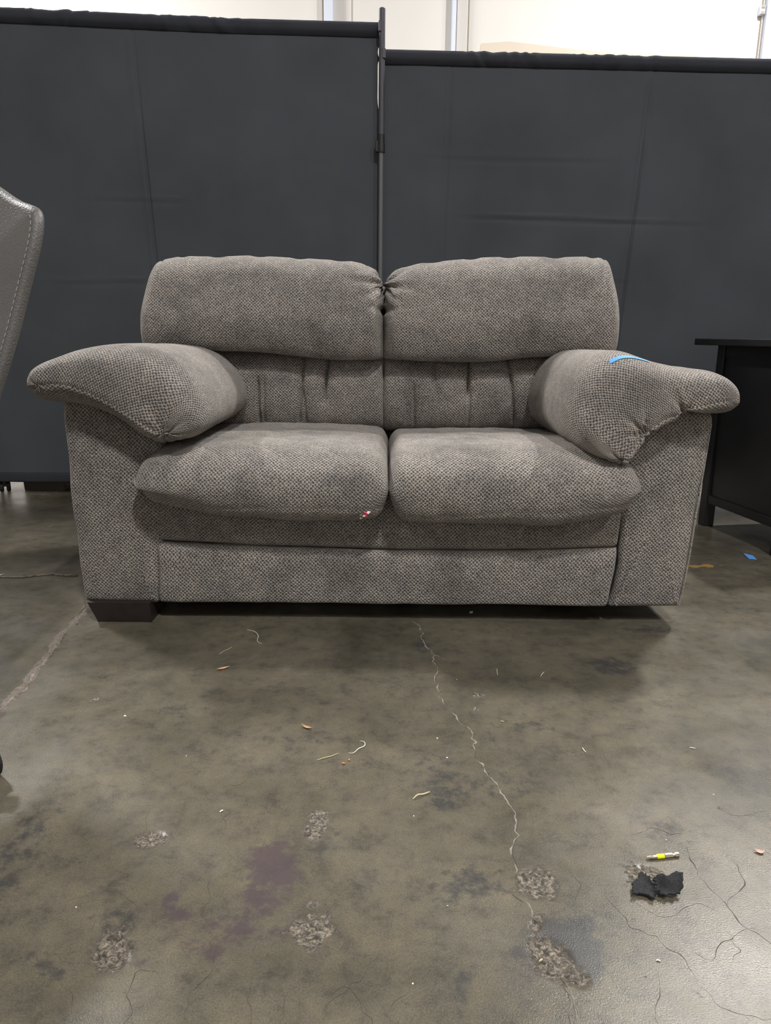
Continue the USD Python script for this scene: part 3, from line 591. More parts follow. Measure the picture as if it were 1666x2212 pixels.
zbr = sx_([(838, 1105), (860, 1118), (900, 1126), (1000, 1130), (1080, 1131), (1150, 1134), (1250, 1128), (1330, 1110), (1370, 1096), (1392, 1075)], 1.78)
xm = at(840, 1050, 1.77)[0]
seat(at(281, 1045, 1.77)[0], xm + .002, .075, .045, zbl, 41, 1)
LEFT_SEAT = LAST['seat_cushion']
seat(xm - .002, at(1394, 1050, 1.77)[0], .045, .075, zbr, 42, 2)

# --- lumbar cushions with short tucks
def lumbar(a, b, tucks, seed):
    xs = np.unique(np.concatenate([end_samples(a, b, .035, .035, 120)] + [t[0] + np.linspace(-.03, .03, 25) for t in tucks])); xs = xs[(xs >= a) & (xs <= b)]
    def ring(x):
        e = float(ends(x, a, b, .035, .035, 2.2))
        c = np.array([(2.47, .455), (2.43, .475), (2.405, .52), (2.395, .59), (2.400, .65), (2.425, .705), (2.49, .75), (2.62, .75), (2.66, .6), (2.62, .455)])
        c[:, 0] = 2.58 + (c[:, 0] - 2.58) * (.78 + .22 * e); return c
    def disp(P, v):
        d = .010 * (fbm(P * 7, 3, seed) - .5)
        fr = P[..., 1] < 2.46
        for tx, slope, z0, z1, amp in tucks:
            c = tx + slope * (P[..., 2] - .6)
            w = sstep(P[..., 2], z0 - .03, z0 + .02) * (1 - sstep(P[..., 2], z1 - .02, z1 + .03))
            d -= fr * w * amp * (1.3 * gauss(P[..., 0], c, .005) + .6 * gauss(P[..., 0], c, .022))
        return d
    return xloft('lumbar_cushion', xs, ring, 110, FAB, disp)
def tk(px, py, dpx, z0, z1, amp): x = at(px, py, 2.4)[0]; return (x, dpx, z0, z1, amp)
lumbar(-.71, -.008, [tk(558, 870, .02, .47, .62, .012), tk(571, 870, .05, .47, .62, .006), tk(652, 840, .10, .47, .72, .011), tk(703, 820, .10, .56, .72, .016), tk(655, 880, -.06, .47, .58, .008)], 51)
lumbar(-.012, .71, [tk(893, 860, -.05, .47, .60, .006), tk(1012, 820, .02, .57, .73, .016), tk(1108, 820, -.14, .47, .74, .012), tk(940, 800, 0, .62, .71, .006), tk(1015, 880, .0, .47, .6, .006)], 52)

# --- head cushions
def head(a, b, ra, rb, zb, zt, outer, seed):
    xs = end_samples(a, b, ra, rb, 140)
    def ring(x):
        e = float(ends(x, a, b, ra, rb, 2.4)); z0, z1 = float(zb(x)), float(zt(x)); h = z1 - z0
        c = np.array([(2.420, z0 + .006), (2.362, z0 + .000), (2.335, z0 + .030), (2.318, z0 + .09), (2.318, z0 + .42 * h), (2.340, z0 + .68 * h), (2.378, z0 + .88 * h), (2.435, z1 - .004), (2.50, z1), (2.62, z1 - .012), (2.70, z1 - .06), (2.72, z0 + .5 * h), (2.70, z0 + .02), (2.55, z0 + .012)])
        yc = 2.52; c[:, 0] = yc + (c[:, 0] - yc) * (.30 + .70 * e)
        c[:, 1] = (z0 + h * .5) + (c[:, 1] - z0 - h * .5) * (.97 + .03 * e)
        return c
    def post(P):
        w = sstep(outer * P[..., 0], .60, .80)
        P[..., 0] -= outer * w * (.010 * sstep(P[..., 2], .74, .88) + .034 * sstep(P[..., 2], .82, 1.02))
        return P
    inner = a if outer > 0 else b
    def disp(P, v):
        d = .014 * (fbm(P * 4.5, 3, seed) - .5)
        # gathers fanning from the inner upper corner, and from the outer ear
        dx = np.abs(P[..., 0] - inner); dz = 1.0 - P[..., 2]
        ang = np.arctan2(P[..., 2] - .93, dx + .02)
        rr = np.hypot(dx, P[..., 2] - .95)
        d -= .017 * np.maximum(0, np.sin(ang * 13 + seed + 6 * fbm(P * 9, 2, seed))) * np.exp(-(rr / .075) ** 2) * (P[..., 1] < 2.6)
        d -= .010 * np.maximum(0, np.sin(P[..., 2] * 95 + 5 * fbm(P * 8, 2, 3))) * np.exp(-(dx / .05) ** 2) * sstep(P[..., 2], .78, .86)
        ox = np.abs(P[..., 0] - (b if outer > 0 else a)); d -= .008 * gauss(ox - .4 * (1.0 - P[..., 2]), .03, .007) * sstep(P[..., 2], .90, .95)
        # little pulls along the top edge
        d -= .004 * np.maximum(0, np.sin(P[..., 0] * 47 + 4 * fbm(P * 5, 2, seed + 7))) * sstep(P[..., 2], .97, 1.01)
        return d
    return xloft('head_cushion', xs, ring, 170, FAB, disp, post)
ztl = sx_([(290, 566), (345, 557), (430, 553), (580, 552), (700, 561), (775, 564), (800, 570), (817, 587), (828, 610)], 2.45)
ztr = sx_([(828, 608), (845, 588), (868, 575), (900, 570), (1000, 560), (1150, 556), (1303, 557), (1345, 562)], 2.45)
zbl2 = sx_([(299, 750), (420, 756), (480, 758), (540, 760), (600, 765), (700, 777), (760, 779), (829, 775)], 2.33)
zbr2 = sx_([(829, 775), (900, 779), (1000, 784), (1060, 781), (1130, 773), (1200, 769), (1343, 766)], 2.33)
xi = at(828, 690, 2.33)[0]
head(at(300, 740, 2.38)[0], xi + .004, .06, .05, zbl2, ztl, -1, 61)
head(xi - .004, at(1341, 740, 2.38)[0], .05, .06, zbr2, ztr, 1, 62)
put('back_frame', rbox((-.80, 2.56, .052), (.79, 2.74, .93), .03), FAB, SOFA)
put('seat_deck', rbox((-.64, 1.9, .056), (.64, 2.6, .34), .01), M['dark_lining'], SOFA)

# --- arm pillows: a cross-section swept back, its front end closing on a seam
def arm_pillow(outline, medial, seed, side, star, slant=.05, Y0=1.775, dfront=.13, depth=.66):
    o = np.array([at(x, y, 1.87)[[0, 2]] for x, y in outline]); md = np.array([at(x, y, 1.83)[[0, 2]] for x, y in medial])
    N = 260
    k = closed_spline(o, N); ml = pline(md, 160)
    d = np.linalg.norm(k[:, None] - ml[None], axis=2); pos = d.argmin(1).astype(float)
    for _ in range(10):  # even out the spacing on the seam without running round its ends
        pos = (np.roll(pos, 1) + 2 * pos + np.roll(pos, -1)) / 4
    mk = np.stack([np.interp(pos, np.arange(160), ml[:, q]) for q in (0, 1)], 1)
    low = sstep((mk - k)[:, 1], .004, .03)
    rings = []; vs = []
    A = np.concatenate([np.linspace(0, 1, 14) ** 2 * .35, np.linspace(.35, np.pi / 2, 26)[1:]])
    acc = np.zeros(N); prev = None
    prof = []
    for a in A: prof.append((math.sin(a) ** .45, Y0 + dfront * (1 - math.cos(a))))
    for t in np.linspace(0, 1, 50)[1:]: prof.append((1 - .05 * t ** 2, Y0 + dfront + (depth - dfront) * t))
    for a in np.linspace(0, np.pi / 2, 10)[1:]: prof.append((.95 * math.cos(a) + .02, Y0 + depth + .04 * math.sin(a)))
    for s, Y in prof:
        p = mk + (k - mk) * s
        R = np.column_stack([p[:, 0], Y + slant * min(s, 1) ** 1.5 * low * (Y < Y0 + .4), p[:, 1]]); rings.append(R)
        if prev is not None: acc = acc + np.linalg.norm(R - prev, axis=1)
        vs.append(acc.copy()); prev = R
    P = np.array(rings); Vv = np.array(vs)
    tm = np.concatenate([[0], np.cumsum(np.linalg.norm(np.diff(ml, axis=0), axis=1))])
    um = np.interp(pos, np.arange(160), tm)
    up = (k - mk)[:, 1] > 0
    # u follows the seam at the front and the outline further back
    seg = np.linalg.norm(np.roll(k, -1, 0) - k, axis=1); uo = np.concatenate([[0], np.cumsum(seg)])[:-1]
    U = np.broadcast_to(uo[None], Vv.shape)
    nr = ring_normals(P)
    if np.sum((P - P.mean(1, keepdims=True)) * nr) < 0: nr = -nr
    D = .012 * (fbm(P * 5 + seed, 3, seed) - .5)
    fr = np.exp(-((P[..., 1] - Y0) / .05) ** 2)
    D -= .003 * np.exp(-(Vv / .004) ** 2)                      # the seam sinks in
    for (sx, sy, rad, rays, amp) in star:                       # gathers round a pulled point
        c = at(sx, sy, 1.80); dx, dz = P[..., 0] - c[0], P[..., 2] - c[2]; r = np.hypot(dx, dz)
        D -= amp * np.maximum(0, np.sin(np.arctan2(dz, dx) * rays + seed)) * np.exp(-(r / rad) ** 2) * (P[..., 1] < 2.0)
        D -= amp * 1.2 * np.exp(-(r / (rad * .4)) ** 2) * (P[..., 1] < 2.0)
    P = P + nr * D[..., None]
    uv = np.stack([np.concatenate([U, U[:, :1] + seg.sum()], 1), np.concatenate([Vv, Vv[:, :1]], 1)], -1)
    return P, uv
PLo = [(81, 834), (80, 812), (89, 793), (104, 781), (126, 770), (160, 756), (205, 746), (255, 743), (305, 747), (350, 757), (392, 782), (428, 820), (450, 860), (456, 895), (447, 922), (420, 943), (385, 954), (350, 957), (322, 945), (298, 926), (268, 906), (230, 890), (190, 881), (150, 876), (114, 871), (92, 864), (82, 851)]
PLm = [(102, 828), (125, 827), (165, 831), (210, 846), (255, 868), (298, 895), (335, 920), (362, 935)]
P, uv = arm_pillow(PLo, PLm, 71, -1, [(364, 936, .05, 9, .008), (90, 833, .03, 5, .004)])
PL_P = P
loft('arm_pillow', P, uv, FAB, SOFA)
PRo = [(1578, 855), (1576, 834), (1560, 813), (1527, 798), (1480, 793), (1432, 787), (1390, 775), (1345, 760), (1300, 764), (1264, 790), (1238, 830), (1222, 875), (1222, 920), (1245, 960), (1285, 986), (1328, 1001), (1348, 994), (1361, 970), (1377, 948), (1398, 928), (1432, 911), (1474, 897), (1522, 895), (1556, 890), (1574, 875)]
PRm = [(1554, 862), (1530, 866), (1478, 880), (1425, 902), (1385, 930), (1355, 965), (1334, 988)]
P, uv = arm_pillow(PRo, PRm, 72, 1, [(1388, 932, .05, 7, .010), (1476, 893, .05, 5, .012), (1334, 990, .03, 7, .006)], .02)
PR_P = P
loft('arm_pillow', P, uv, FAB, SOFA)
if 0: edge_tube([(86, 832), (120, 827), (165, 832), (210, 847), (255, 868), (298, 893)], 1.7795, .0012, M['dark_lining'], 'seam_stitching')

# --- legs
def leg(x0, x1, y0, y1, flare): return hull([(x, y, z) for z, g in ((0, 0), (.058, flare)) for x in (x0 - g, x1) for y in (y0 - g * .3, y1)])
q = flo(212, 1343)
put('leg', leg(q[0], flo(327, 1345)[0], q[1] + .0, q[1] + .14, .022), M['leg_wood'], SOFA, smooth=False)
for xa in (-.78, .64): put('leg', leg(xa, xa + .13, 2.58, 2.70, 0.0), M['leg_wood'], SOFA, smooth=False)
put('leg', leg(.02, .10, 2.2, 2.3, 0.0), M['leg_wood'], SOFA, smooth=False)
put('underside_cloth', rbox((-.80, 1.89, .049), (.78, 2.72, .056), .002), M['dark_lining'], SOFA)

# ------------------------------------------------------------------ black sideboard on the right
A = flo(1507, 1131); Bq = flo(1666, 1133, .105); Aq = flo(1527, 1080, .105)
e1 = np.array([Bq[0] - A[0] - .02, Bq[1] - A[1], 0]); e1 /= np.linalg.norm(e1)         # along the visible end panel, towards the viewer
rz = math.degrees(math.atan2(-e1[0], e1[1])) + 180  # local -y is e1
DR = thing('sideboard', 'black stained wooden sideboard standing behind the right arm of the sofa', 'sideboard', (A[0], A[1], 0), math.degrees(math.atan2(e1[0], -e1[1])))
DT = at(1522, 731, A[1])[2]
W = M['black_wood']; LY = .50  # local: x to the right, -y towards the viewer, origin at the far left foot
put('table_top', rbox((-.075, -LY - .04, DT - .026), (.95, .05, DT), .003), W, DR)
for (x, y) in ((0, -.045), (0, -LY), (.83, -.045), (.83, -LY)): put('leg', rbox((x, y, 0), (x + .045, y + .045, DT - .026), .002), W, DR)
put('end_panel', rbox((.012, -LY + .045, .135), (.026, -.045, DT - .026), .001), W, DR)
put('end_rail', rbox((.004, -LY + .045, .1), (.036, -.045, .135), .002), W, DR)
put('end_rail', rbox((.006, -LY + .045, DT - .07), (.036, -.045, DT - .026), .002), W, DR)
put('back_panel', rbox((.045, -.03, .1), (.83, -.015, DT - .026), .002), W, DR)
put('bottom_board', rbox((.03, -LY + .02, .1), (.85, -.03, .12), .002), W, DR)
for k in range(2):
    d_ = put('door', rbox((.05 + k * .39, -LY - .004, .13), (.05 + k * .39 + .385, -LY + .016, DT - .04), .003), W, DR)
    put('knob', lathe([(0, 0), (.006, 0), (.006, .012), (.013, .018), (.011, .026), (0, .028)]).apply_transform(trimesh.transformations.translation_matrix((.05 + .385 + (-1 + 2 * k) * .035, -LY - .003, .5)) @ trimesh.transformations.rotation_matrix(math.pi / 2, (1, 0, 0))), M['black_plastic'], d_)

# ------------------------------------------------------------------ grey leather office chair at the left edge
def caster(name, loc, yaw, parent):
    c, s = math.cos(yaw), math.sin(yaw); T = np.array([[c, -s, 0, loc[0]], [s, c, 0, loc[1]], [0, 0, 1, loc[2]], [0, 0, 0, 1]])
    ms = []
    wh = []
    for k in (-1, 1):
        w_ = lathe([(0, -.009), (.022, -.009), (.0265, -.006), (.0275, 0), (.0265, .006), (.022, .009), (0, .009)]); w_.apply_transform(trimesh.transformations.rotation_matrix(math.pi / 2, (0, 1, 0))); w_.apply_translation((k * .015, .018, .0275)); wh.append(w_)
    hood = lathe([(.001, -.021), (.030, -.021), (.031, 0), (.030, .021), (.001, .021)], n=40); hood.apply_transform(trimesh.transformations.rotation_matrix(math.pi / 2, (0, 1, 0))); hood.apply_translation((0, .018, .0285))
    hood = trimesh.intersections.slice_mesh_plane(hood, (0, 0, 1), (0, 0, .033), cap=False)
    stem = lathe([(0, .03), (.010, .03), (.010, .075), (0, .075)])
    h = cat(hood, stem); h.apply_transform(T); p = put(name, h, M['black_plastic'], parent)
    for w_ in wh: w_.apply_transform(T); put('wheel', w_, M['rubber'], p)
def star_base(parent, base_rot, R=.29):
    hub = put('hub', lathe([(0, .055), (.05, .055), (.055, .075), (.05, .12), (.03, .13), (0, .13)]), M['black_plastic'], parent)
    for k in range(5):
        a = math.radians(base_rot + 72 * k); d = np.array([math.cos(a), math.sin(a)]); n = np.array([-d[1], d[0]])
        pts = []
        for r_, w_, z0, z1 in ((.03, .028, .065, .115), (R + .015, .016, .068, .088)):
            for s in (-1, 1):
                for z in (z0, z1): pts.append((*(d * r_ + n * w_ * s * (1 if z == z0 else .6)), z))
        put('base_arm', hull(pts), M['black_plastic'], parent)
        caster('caster', (d[0] * R, d[1] * R, 0), a + 1.0 + k, parent)
def slab(outline, t, r, bow, n=120, rows=12):
    """Upholstered slab: outline (x,z) closed, thickness t along y, edge radius r; bow(z, x) shifts y."""
    k = closed_spline(outline, n); c = k.mean(0); t_ = np.roll(k, -1, 0) - np.roll(k, 1, 0); nn = np.stack([t_[:, 1], -t_[:, 0]], 1); nn /= np.linalg.norm(nn, axis=1, keepdims=True)
    if np.sum((k - c) * nn) < 0: nn = -nn
    R = []
    inner = k - nn * r
    for s in np.linspace(.02, 1, rows): R.append((c + (inner - c) * s, -t / 2 - .012 * (1 - s ** 3)))
    for a in np.linspace(.2, np.pi / 2, 6): R.append((k - nn * r * (1 - math.sin(a)), -t / 2 + r * (1 - math.cos(a))))
    for a in np.linspace(0, np.pi / 2, 6)[0:]: R.append((k - nn * r * (1 - math.cos(a)), t / 2 - r * (1 - math.sin(a))))
    for s in np.linspace(1, .02, rows)[1:]: R.append((c + (inner - c) * s, t / 2 + .006 * (1 - s ** 3)))
    P = np.array([np.column_stack([q[:, 0], np.full(n, y), q[:, 1]]) for q, y in R]); P[..., 1] += bow(P[..., 2], P[..., 0])
    return P, inner
CHX, CHY, CHR = -.972, 1.14, -20.0
CH = thing('office_chair', 'grey leather office chair with pale edge stitching and black casters beside the sofa', 'chair', (CHX, CHY, 0), CHR)
star_base(CH, -5 - CHR, .283)
put('gas_column', lathe([(0, .1), (.028, .1), (.028, .26), (.014, .262), (.014, .40), (0, .40)]), M['black_plastic'], CH)
put('seat_plate', rbox((-.10, -.12, .385), (.10, .12, .415), .01), M['black_plastic'], CH)
P, _ = slab([(-.23, -.22), (0, -.245), (.23, -.22), (.245, 0), (.22, .2), (0, .22), (-.22, .2), (-.245, 0)], .08, .035, lambda z, x: 0 * z)
Q = P[..., [0, 2, 1]].copy(); Q[..., 2] = -P[..., 1] + .46
loft('seat', Q, np.zeros((Q.shape[0], Q.shape[1] + 1, 2)), M['leather'], CH, caps=True)
recl = lambda z, x: .21 + (z - .5) * .30 + .18 * (x ** 2) * -1.0
BO = [(-.155, .48), (-.185, .58), (-.222, .73), (-.247, .86), (-.258, .93), (-.249, .978), (-.20, .998), (-.1, 1.045), (0, 1.06), (.1, 1.045), (.20, .998), (.249, .978), (.258, .93), (.247, .86), (.222, .73), (.185, .58), (.155, .48), (0, .46)]
P, inn = slab(BO, .026, .012, recl)
loft('backrest', P, np.zeros((P.shape[0], P.shape[1] + 1, 2)), M['leather'], CH, caps=True)
sl = inn[np.argsort(inn[:, 1])]; sl = sl[(sl[:, 0] > .08) & (sl[:, 1] > .52) & (sl[:, 1] < .975)]; L = pline(sl, 300, smooth=False); L = L - [[.0, 0]]
sts = [];
acc = np.concatenate([[0], np.cumsum(np.linalg.norm(np.diff(L, axis=0), axis=1))])
for s0 in np.arange(0, acc[-1] - .012, .0115):
    g = [np.array([np.interp(s0 + e, acc, L[:, 0]), 0, np.interp(s0 + e, acc, L[:, 1])]) for e in (0, .004, .008)]
    for q_ in g: q_[1] = recl(q_[2], q_[0]) - .0145
    sts.append(tube(g, [.0007, .0011, .0007], 6))
put('stitching', cat(*sts), M['stitch'], CH, smooth=False, kind='stuff', label='pale stitches along the edge of the backrest')
put('back_bracket', hull([(x, y, z) for x in (-.03, .03) for y, z in ((.0, .40), (.0, .415), (.255, .42), (.275, .44), (.29, .62), (.275, .62))]), M['black_plastic'], CH)

# a second black chair stands behind the left drape; only a caster of it shows below the hem
q = flo(1, 1068)
CH2 = thing('drafting_stool', 'black castered stool behind the left drape, one wheel under the hem', 'stool', (q[0] - .25, q[1] + .20, 0), 0)
star_base(CH2, -31, .2915)
put('gas_column', lathe([(0, .1), (.028, .1), (.028, .30), (.014, .302), (.014, .50), (0, .50)]), M['black_plastic'], CH2)
put('seat', lathe([(0, .49), (.12, .49), (.13, .51), (.13, .54), (.115, .56), (0, .565)]), M['black_plastic'], CH2)

# ------------------------------------------------------------------ tape, scraps and litter
def strip_on(grid, th, wid_cols):
    """Thin solid strip over a grid of surface points (R,C,3) with normals up the way given."""
    G = grid; n = np.cross(np.gradient(G, axis=0), np.gradient(G, axis=1)); n /= np.linalg.norm(n, axis=-1, keepdims=True)
    n *= np.sign(n[..., 2].sum() - n[..., 1].sum())
    R_, C_ = G.shape[:2]; T = (G + n * th).reshape(-1, 3); B = G.reshape(-1, 3); V = np.vstack([T, B]); o = R_ * C_; F = []
    for i in range(R_ - 1):
        for j in range(C_ - 1):
            a, b, c, d = i * C_ + j, i * C_ + j + 1, (i + 1) * C_ + j, (i + 1) * C_ + j + 1
            F += [[a, b, c], [b, d, c], [a + o, c + o, b + o], [b + o, c + o, d + o]]
    bd = [i * C_ for i in range(R_)] + [(R_ - 1) * C_ + j for j in range(1, C_)] + [i * C_ + C_ - 1 for i in range(R_ - 2, -1, -1)] + [j for j in range(C_ - 2, 0, -1)]
    for s in range(len(bd)): a, b = bd[s], bd[(s + 1) % len(bd)]; F += [[a, a + o, b], [b, a + o, b + o]]
    m = trimesh.Trimesh(V, np.array(F), process=False); m.fix_normals(); return m
# the tape follows the top of the right arm pillow
import trimesh.proximity
def surf_mesh(P):
    M_, N_ = P.shape[:2]; i, j = np.meshgrid(np.arange(M_ - 1), np.arange(N_), indexing='ij'); a = (i * N_ + j).ravel(); b = (i * N_ + (j + 1) % N_).ravel()
    return trimesh.Trimesh(P.reshape(-1, 3), np.concatenate([np.stack([a, a + N_, b], 1), np.stack([b, a + N_, b + N_], 1)]), process=False)
def hit(sm, px, py):
    d = ray(px, py); loc, _, _ = sm.ray.intersects_location([_C], [d])
    return loc[np.argmin(np.linalg.norm(loc - _C, axis=1))] if len(loc) else None
sm = surf_mesh(PR_P)
ends_ = [hit(sm, 1319, 791), hit(sm, 1402, 784)]
def top_of(x, y):
    loc, _, _ = sm.ray.intersects_location([[x, y, 2.0]], [[0, 0, -1.0]]); return loc[np.argmax(loc[:, 2])]
a, b = ends_
if a is not None:
    if b is None: b = a + np.array([.115, .02, 0])
    a = a + np.array([0, .012, 0]); b = b + np.array([0, .012, 0]); w_ = np.array([-(b - a)[1], (b - a)[0]]); w_ = w_ / np.linalg.norm(w_)
    G = np.array([[top_of(*(a[:2] + (b - a)[:2] * t + w_ * s)) for s in np.linspace(-.008, .004, 5)] for t in np.linspace(0, 1, 18)])
    G[..., 2] += .0012
    put('tape', strip_on(G, .0006, 5), M['tape'], label='blue masking tape strip stuck on top of the right arm pillow', cat='tape')
def flat_tape(name, corners, label):
    c = [flo(*p) for p in corners]
    G = np.array([[c[0] * (1 - s) * (1 - t) + c[1] * s * (1 - t) + c[3] * (1 - s) * t + c[2] * s * t + np.array([0, 0, .0008 + .003 * noise(np.array([s * 3, t * 3, 4.0]))]) for s in np.linspace(0, 1, 8)] for t in np.linspace(0, 1, 5)])
    put(name, strip_on(G, .0006, 5), M['tape'], label=label, cat='tape')
flat_tape('tape', [(1606, 1197), (1624, 1200), (1635, 1210), (1618, 1208)], 'torn blue tape piece lying on the floor near the sideboard')

def strand(name, px, r, mtl, label, cat, lift=.0025, arch=0.004, n=24):
    c = pline([flo(*p) for p in px], n); t = np.linspace(0, 1, n); c[:, 2] = r + arch * np.sin(np.pi * t) * (.6 + .4 * np.sin(7 * t))
    put(name, tube(c, r * (1 - .5 * np.abs(2 * t - 1) ** 3), 6), mtl, label=label, cat=cat)
def leafy(name, px, mtl, label, cat, half=.004, curl=.004):
    c = pline([flo(*p) for p in px], 14); t = np.linspace(0, 1, 14); tan = np.gradient(c, axis=0); nn = np.stack([-tan[:, 1], tan[:, 0], 0 * t], 1); nn /= np.linalg.norm(nn, axis=1, keepdims=True)
    w_ = half * np.sin(np.pi * np.clip(t, .04, .98)) ** .7
    G = np.stack([c + nn * (w_ * s)[:, None] + np.array([0, 0, 1.0]) * (.0008 + curl * (abs(s) ** 1.5) * .6 + curl * .8 * np.abs(2 * t - 1) ** 2)[:, None] for s in (-1, -.5, 0, .5, 1)], 1)
    put(name, strip_on(G, .0005, 5), mtl, label=label, cat=cat)
leafy('leaf', [(470, 1450), (480, 1446), (496, 1444)], M['dry_leaf'], 'curled tan dry leaf on the floor at the edge of the sofa shadow', 'leaf', .004)
leafy('leaf', [(652, 1570), (662, 1573), (675, 1577)], M['dry_leaf'], 'curled tan dry leaf on the open floor below the left seat', 'leaf', .0035)
strand('thread', [(753, 1627), (766, 1628), (776, 1620), (788, 1612), (786, 1604), (778, 1602)], .0009, M['thread'], 'hooked white thread on the floor above the orange crumbs', 'thread')
strand('straw', [(684, 1643), (708, 1637), (732, 1628)], .0008, M['straw'], 'thin straight straw left of the hooked thread', 'straw', arch=.002)
strand('straw', [(892, 1728), (908, 1720), (920, 1716), (929, 1712)], .0014, M['straw'], 'pale yellow bent straw on the floor beside the long crack', 'straw', arch=.004)
strand('thread', [(534, 1361), (550, 1366), (558, 1376), (556, 1384), (566, 1391)], .0008, M['thread'], 'wavy pale thread in the shadow under the sofa front', 'thread', arch=.002)
strand('straw', [(474, 1413), (488, 1406), (502, 1398)], .0007, M['straw'], 'thin straw in the sofa shadow above the leaf', 'straw', arch=.002)
strand('thread', [(0, 1244), (8, 1241)], .0016, M['thread'], 'short white thread at the left end of the floor crack', 'thread', arch=.002)
strand('thread', [(1258, 1616), (1262, 1622), (1266, 1626)], .001, M['thread'], 'tiny white thread at the end of a dark scratch', 'thread', arch=.001)
strand('straw', [(1490, 1616), (1496, 1617), (1503, 1618)], .001, M['thread'], 'short pale straw on the bright floor at far right', 'straw', arch=.001)
strand('straw', [(1073, 1445), (1074, 1452), (1075, 1459)], .001, M['straw'], 'short yellow straw upright near the shadow edge', 'straw', arch=.001)
strand('straw', [(1081, 1559), (1086, 1559.5), (1089, 1559)], .001, M['straw'], 'tiny yellow straw on the open floor right of the crack', 'straw', arch=.001)
strand('straw', [(1418, 2076.5), (1422, 2076), (1427, 2078)], .001, M['paper'], 'white splinter below the black felt scrap', 'splinter', arch=.001)
strand('straw', [(1165, 2079), (1169, 2076), (1172, 2073)], .0012, M['straw'], 'small yellow straw on the grey patched hole', 'straw', arch=.001)
strand('straw', [(475, 1756), (479, 1753), (482, 1751)], .0012, M['paper'], 'white splinter on the floor right of the shallow pit', 'splinter', arch=.001)
strand('straw', [(1168, 1462), (1172, 1456), (1176, 1452)], .0008, M['thread'], 'faint white thread near the right end of the shadow', 'thread', arch=.001)
rs = np.random.RandomState(4)
def crumb(name, px, py, r, mtl, label, cat, group=None, sq=.6):
    c = flo(px, py); v = rs.normal(size=(14, 3)); v /= np.linalg.norm(v, axis=1, keepdims=True); v *= r * (.7 + .5 * rs.rand(14, 1)); v[:, 2] *= sq; v[:, 2] -= v[:, 2].min() + .0002
    put(name, hull(v + c), mtl, smooth=False, label=label, cat=cat, group=group)
crumb('crumb', 743, 1651, .0035, M['orange'], 'larger orange crumb under the hooked thread', 'crumb')
crumb('crumb', 755, 1643, .003, M['orange'], 'orange crumb nearest the hooked thread', 'crumb')
crumb('pebble', 1018, 1324, .006, M['paper'], 'white chip on the floor under the sofa front', 'chip')
for x, y, r, lab in [(945, 1595, .0028, 'white fleck just left of the long crack, midway down the floor'), (966, 1637, .0026, 'white fleck near the long crack, below the midway one'), (987, 1468, .002, 'tiny white fleck right of the crack by the sofa shadow edge'),
    (1542, 1716, .0018, 'tiny white fleck on the bright floor below the far right straw'), (894, 1763, .0018, 'tiny white fleck under the bent yellow straw'), (402, 1633, .002, 'tiny white fleck alone on the floor left of the straws'), (270, 1547, .004, 'largest white fleck, near the pale floor joint at left'),
    (1027, 1530, .0022, 'white fleck inside a small pale chip right of the crack'), (892, 2125, .002, 'tiny white fleck at the bottom of the floor left of the patch'), (967, 1957, .0018, 'tiny white fleck left of the pit on the long crack'), (1440, 1814, .0014, 'tiny white fleck just above the screwdriver bit'), (165, 1960, .0022, 'white fleck by the lower left pit')]:
    crumb('fleck', x, y, r * .75, M['paper'], lab, 'fleck', 'white flecks on the floor', .5)
# pale leaf bit at the right edge
leafy('leaf', [(1630, 1838), (1640, 1842), (1650, 1840)], M['leaf_pink'], 'pale pinkish leaf fragment by the right edge of the floor', 'leaf', .0045, .003)

# screwdriver bit with a yellow band
a, b = flo(1397, 1857), flo(1467, 1850); ax = (b - a); LN = np.linalg.norm(ax); ang = math.degrees(math.atan2(ax[1], ax[0]))
BT = thing('screwdriver_bit', 'steel hex screwdriver bit with a bright yellow band lying on the floor', 'screwdriver bit', (a[0], a[1], .0036), ang)
def hexrod(x0, x1, r0, r1=None, n=6, ph=0.0):
    r1 = r0 if r1 is None else r1; th = np.linspace(0, 2 * np.pi, n, endpoint=False) + ph
    return hull([(x, r * math.cos(t), r * math.sin(t)) for x, r in ((x0, r0), (x1, r1)) for t in th])
u_ = LN
put('tip', cat(hexrod(0, .14 * u_, .0020, .0026, 6), hexrod(.13 * u_, .19 * u_, .0026, .0031, 14), hexrod(.185 * u_, .31 * u_, .0031, .0031, 16)), M['bit_steel'], BT, smooth=25)
put('band', hexrod(.305 * u_, .53 * u_, .0035, .0035, 24), M['yellow'], BT, smooth=40, label='bright yellow colour band')
put('collar', hexrod(.525 * u_, .548 * u_, .0034, .0034, 24), M['dark_lining'], BT, smooth=40)
put('shank', cat(hexrod(.545 * u_, .78 * u_, .0036), hexrod(.77 * u_, .88 * u_, .0028, n=16), hexrod(.86 * u_, .985 * u_, .0036), hexrod(.984 * u_, u_, .0036, .003)), M['bit_steel'], BT, smooth=25)

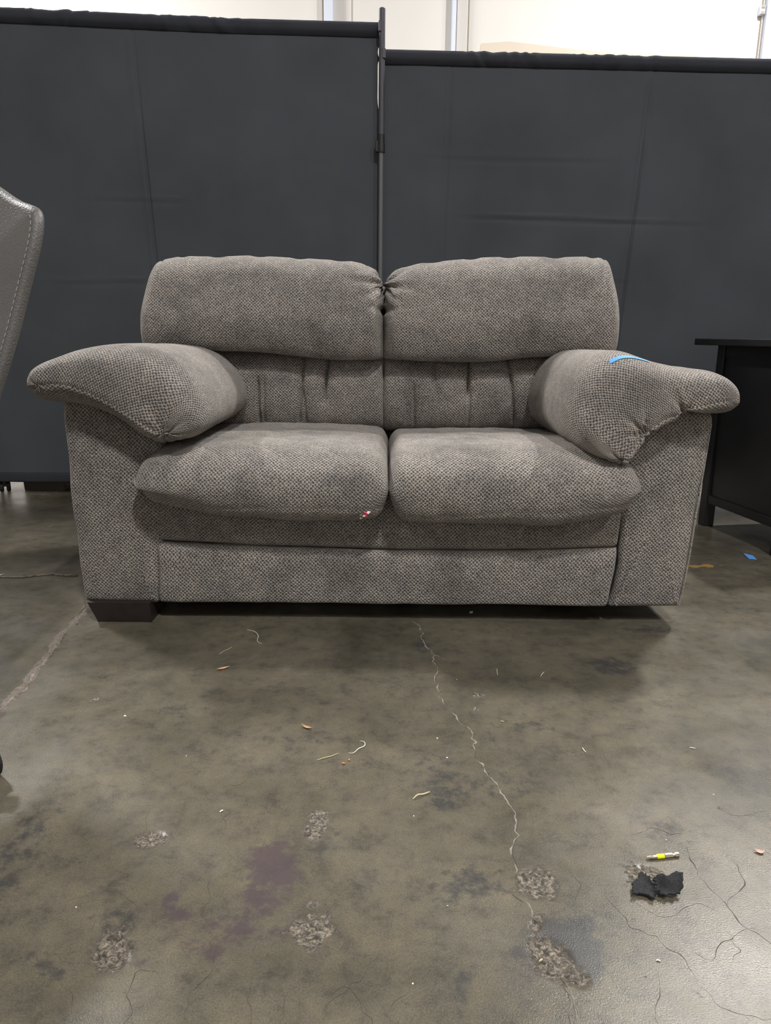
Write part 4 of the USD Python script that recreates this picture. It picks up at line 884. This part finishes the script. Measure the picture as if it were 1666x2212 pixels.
# crumpled black felt scrap: two torn lobes, folded and standing a little off the floor
def felt_piece(px, hfun, seed, th=.003):
    pg = Polygon([tuple(flo(*p)[:2]) for p in px]).buffer(0)
    mb = np.array(pg.exterior.coords); c = np.array(pg.centroid.coords[0])
    ring0 = pline(mb, 121, smooth=False)[:-1]; rings = []
    for s in np.linspace(0.03, 1, 14):
        p = c + (ring0 - c) * s
        jag = 1 + (.34 * (noise(np.column_stack([np.arange(120) * .55, np.zeros(120), np.full(120, seed)]), 3) - .5)) * (s > .85)
        p = c + (p - c) * jag[:, None]
        z = hfun(p, s); rings.append(np.column_stack([p, z]))
    T = np.array(rings); B = T[::-1].copy(); B[..., 2] -= th; B[0, :, 2] = T[-1, :, 2] - th * .9
    return np.concatenate([T, B])
FS = thing('felt_scrap', 'crumpled torn black felt scrap lying beside a pit in the floor', 'felt scrap')
lob1 = [(1366, 1918), (1376, 1912), (1381, 1900), (1387, 1901), (1395, 1907), (1404, 1910), (1412, 1918), (1419, 1925), (1422, 1938), (1415, 1945), (1408, 1948), (1398, 1940), (1388, 1938), (1380, 1937), (1372, 1943), (1366, 1938)]
lob2 = [(1410, 1920), (1428, 1916), (1433, 1909), (1444, 1913), (1450, 1909), (1458, 1905), (1470, 1909), (1474, 1922), (1470, 1936), (1460, 1945), (1442, 1944), (1424, 1942), (1412, 1936)]
c1 = flo(1392, 1925); c2 = flo(1445, 1925)
P1 = felt_piece(lob1, lambda p, s: .0045 + .011 * noise(np.column_stack([p * 75, np.zeros(len(p))]), 2) + .004 * sstep(p[:, 1], c1[1], c1[1] + .03), 1)
P2 = felt_piece(lob2, lambda p, s: .004 + .013 * np.exp(-((p[:, 1] - c2[1] - .004) / .012) ** 2) + .010 * noise(np.column_stack([p * 90, np.zeros(len(p))]), 7) + .006 * sstep(p[:, 0], c2[0] + .01, c2[0] + .02), 2)
for P_ in (P1, P2): loft('torn_lobe', P_, np.zeros((P_.shape[0], P_.shape[1] + 1, 2)), M['felt'], FS)

# pink and white paper scrap caught under the nose of the left seat cushion
SEAT_SURF = surf_mesh(LEFT_SEAT)
SC = thing('paper_scrap', 'tiny crumpled pink and white paper caught on the seat cushion edge', 'paper scrap')
for k, (x, y, r, mm) in enumerate([(786, 1113, .0052, 'pink_pale'), (791, 1109, .0045, 'pink'), (797, 1107, .0042, 'pink_pale'), (779, 1119, .0032, 'pink_pale'), (780, 1112, .004, 'green_bit'), (788, 1106.5, .0036, 'pink'), (792, 1114, .0038, 'pink')]):
    c = hit(SEAT_SURF, x, y); c = c + np.array([0, -.0015, 0]) if c is not None else at(x, y, 1.77); v = rs.normal(size=(12, 3)); v /= np.linalg.norm(v, axis=1, keepdims=True); v *= r * 1.35 * (.6 + .6 * rs.rand(12, 1)); v[:, 1] *= .8
    put('fold', hull(v + c), M[mm], SC, smooth=False)
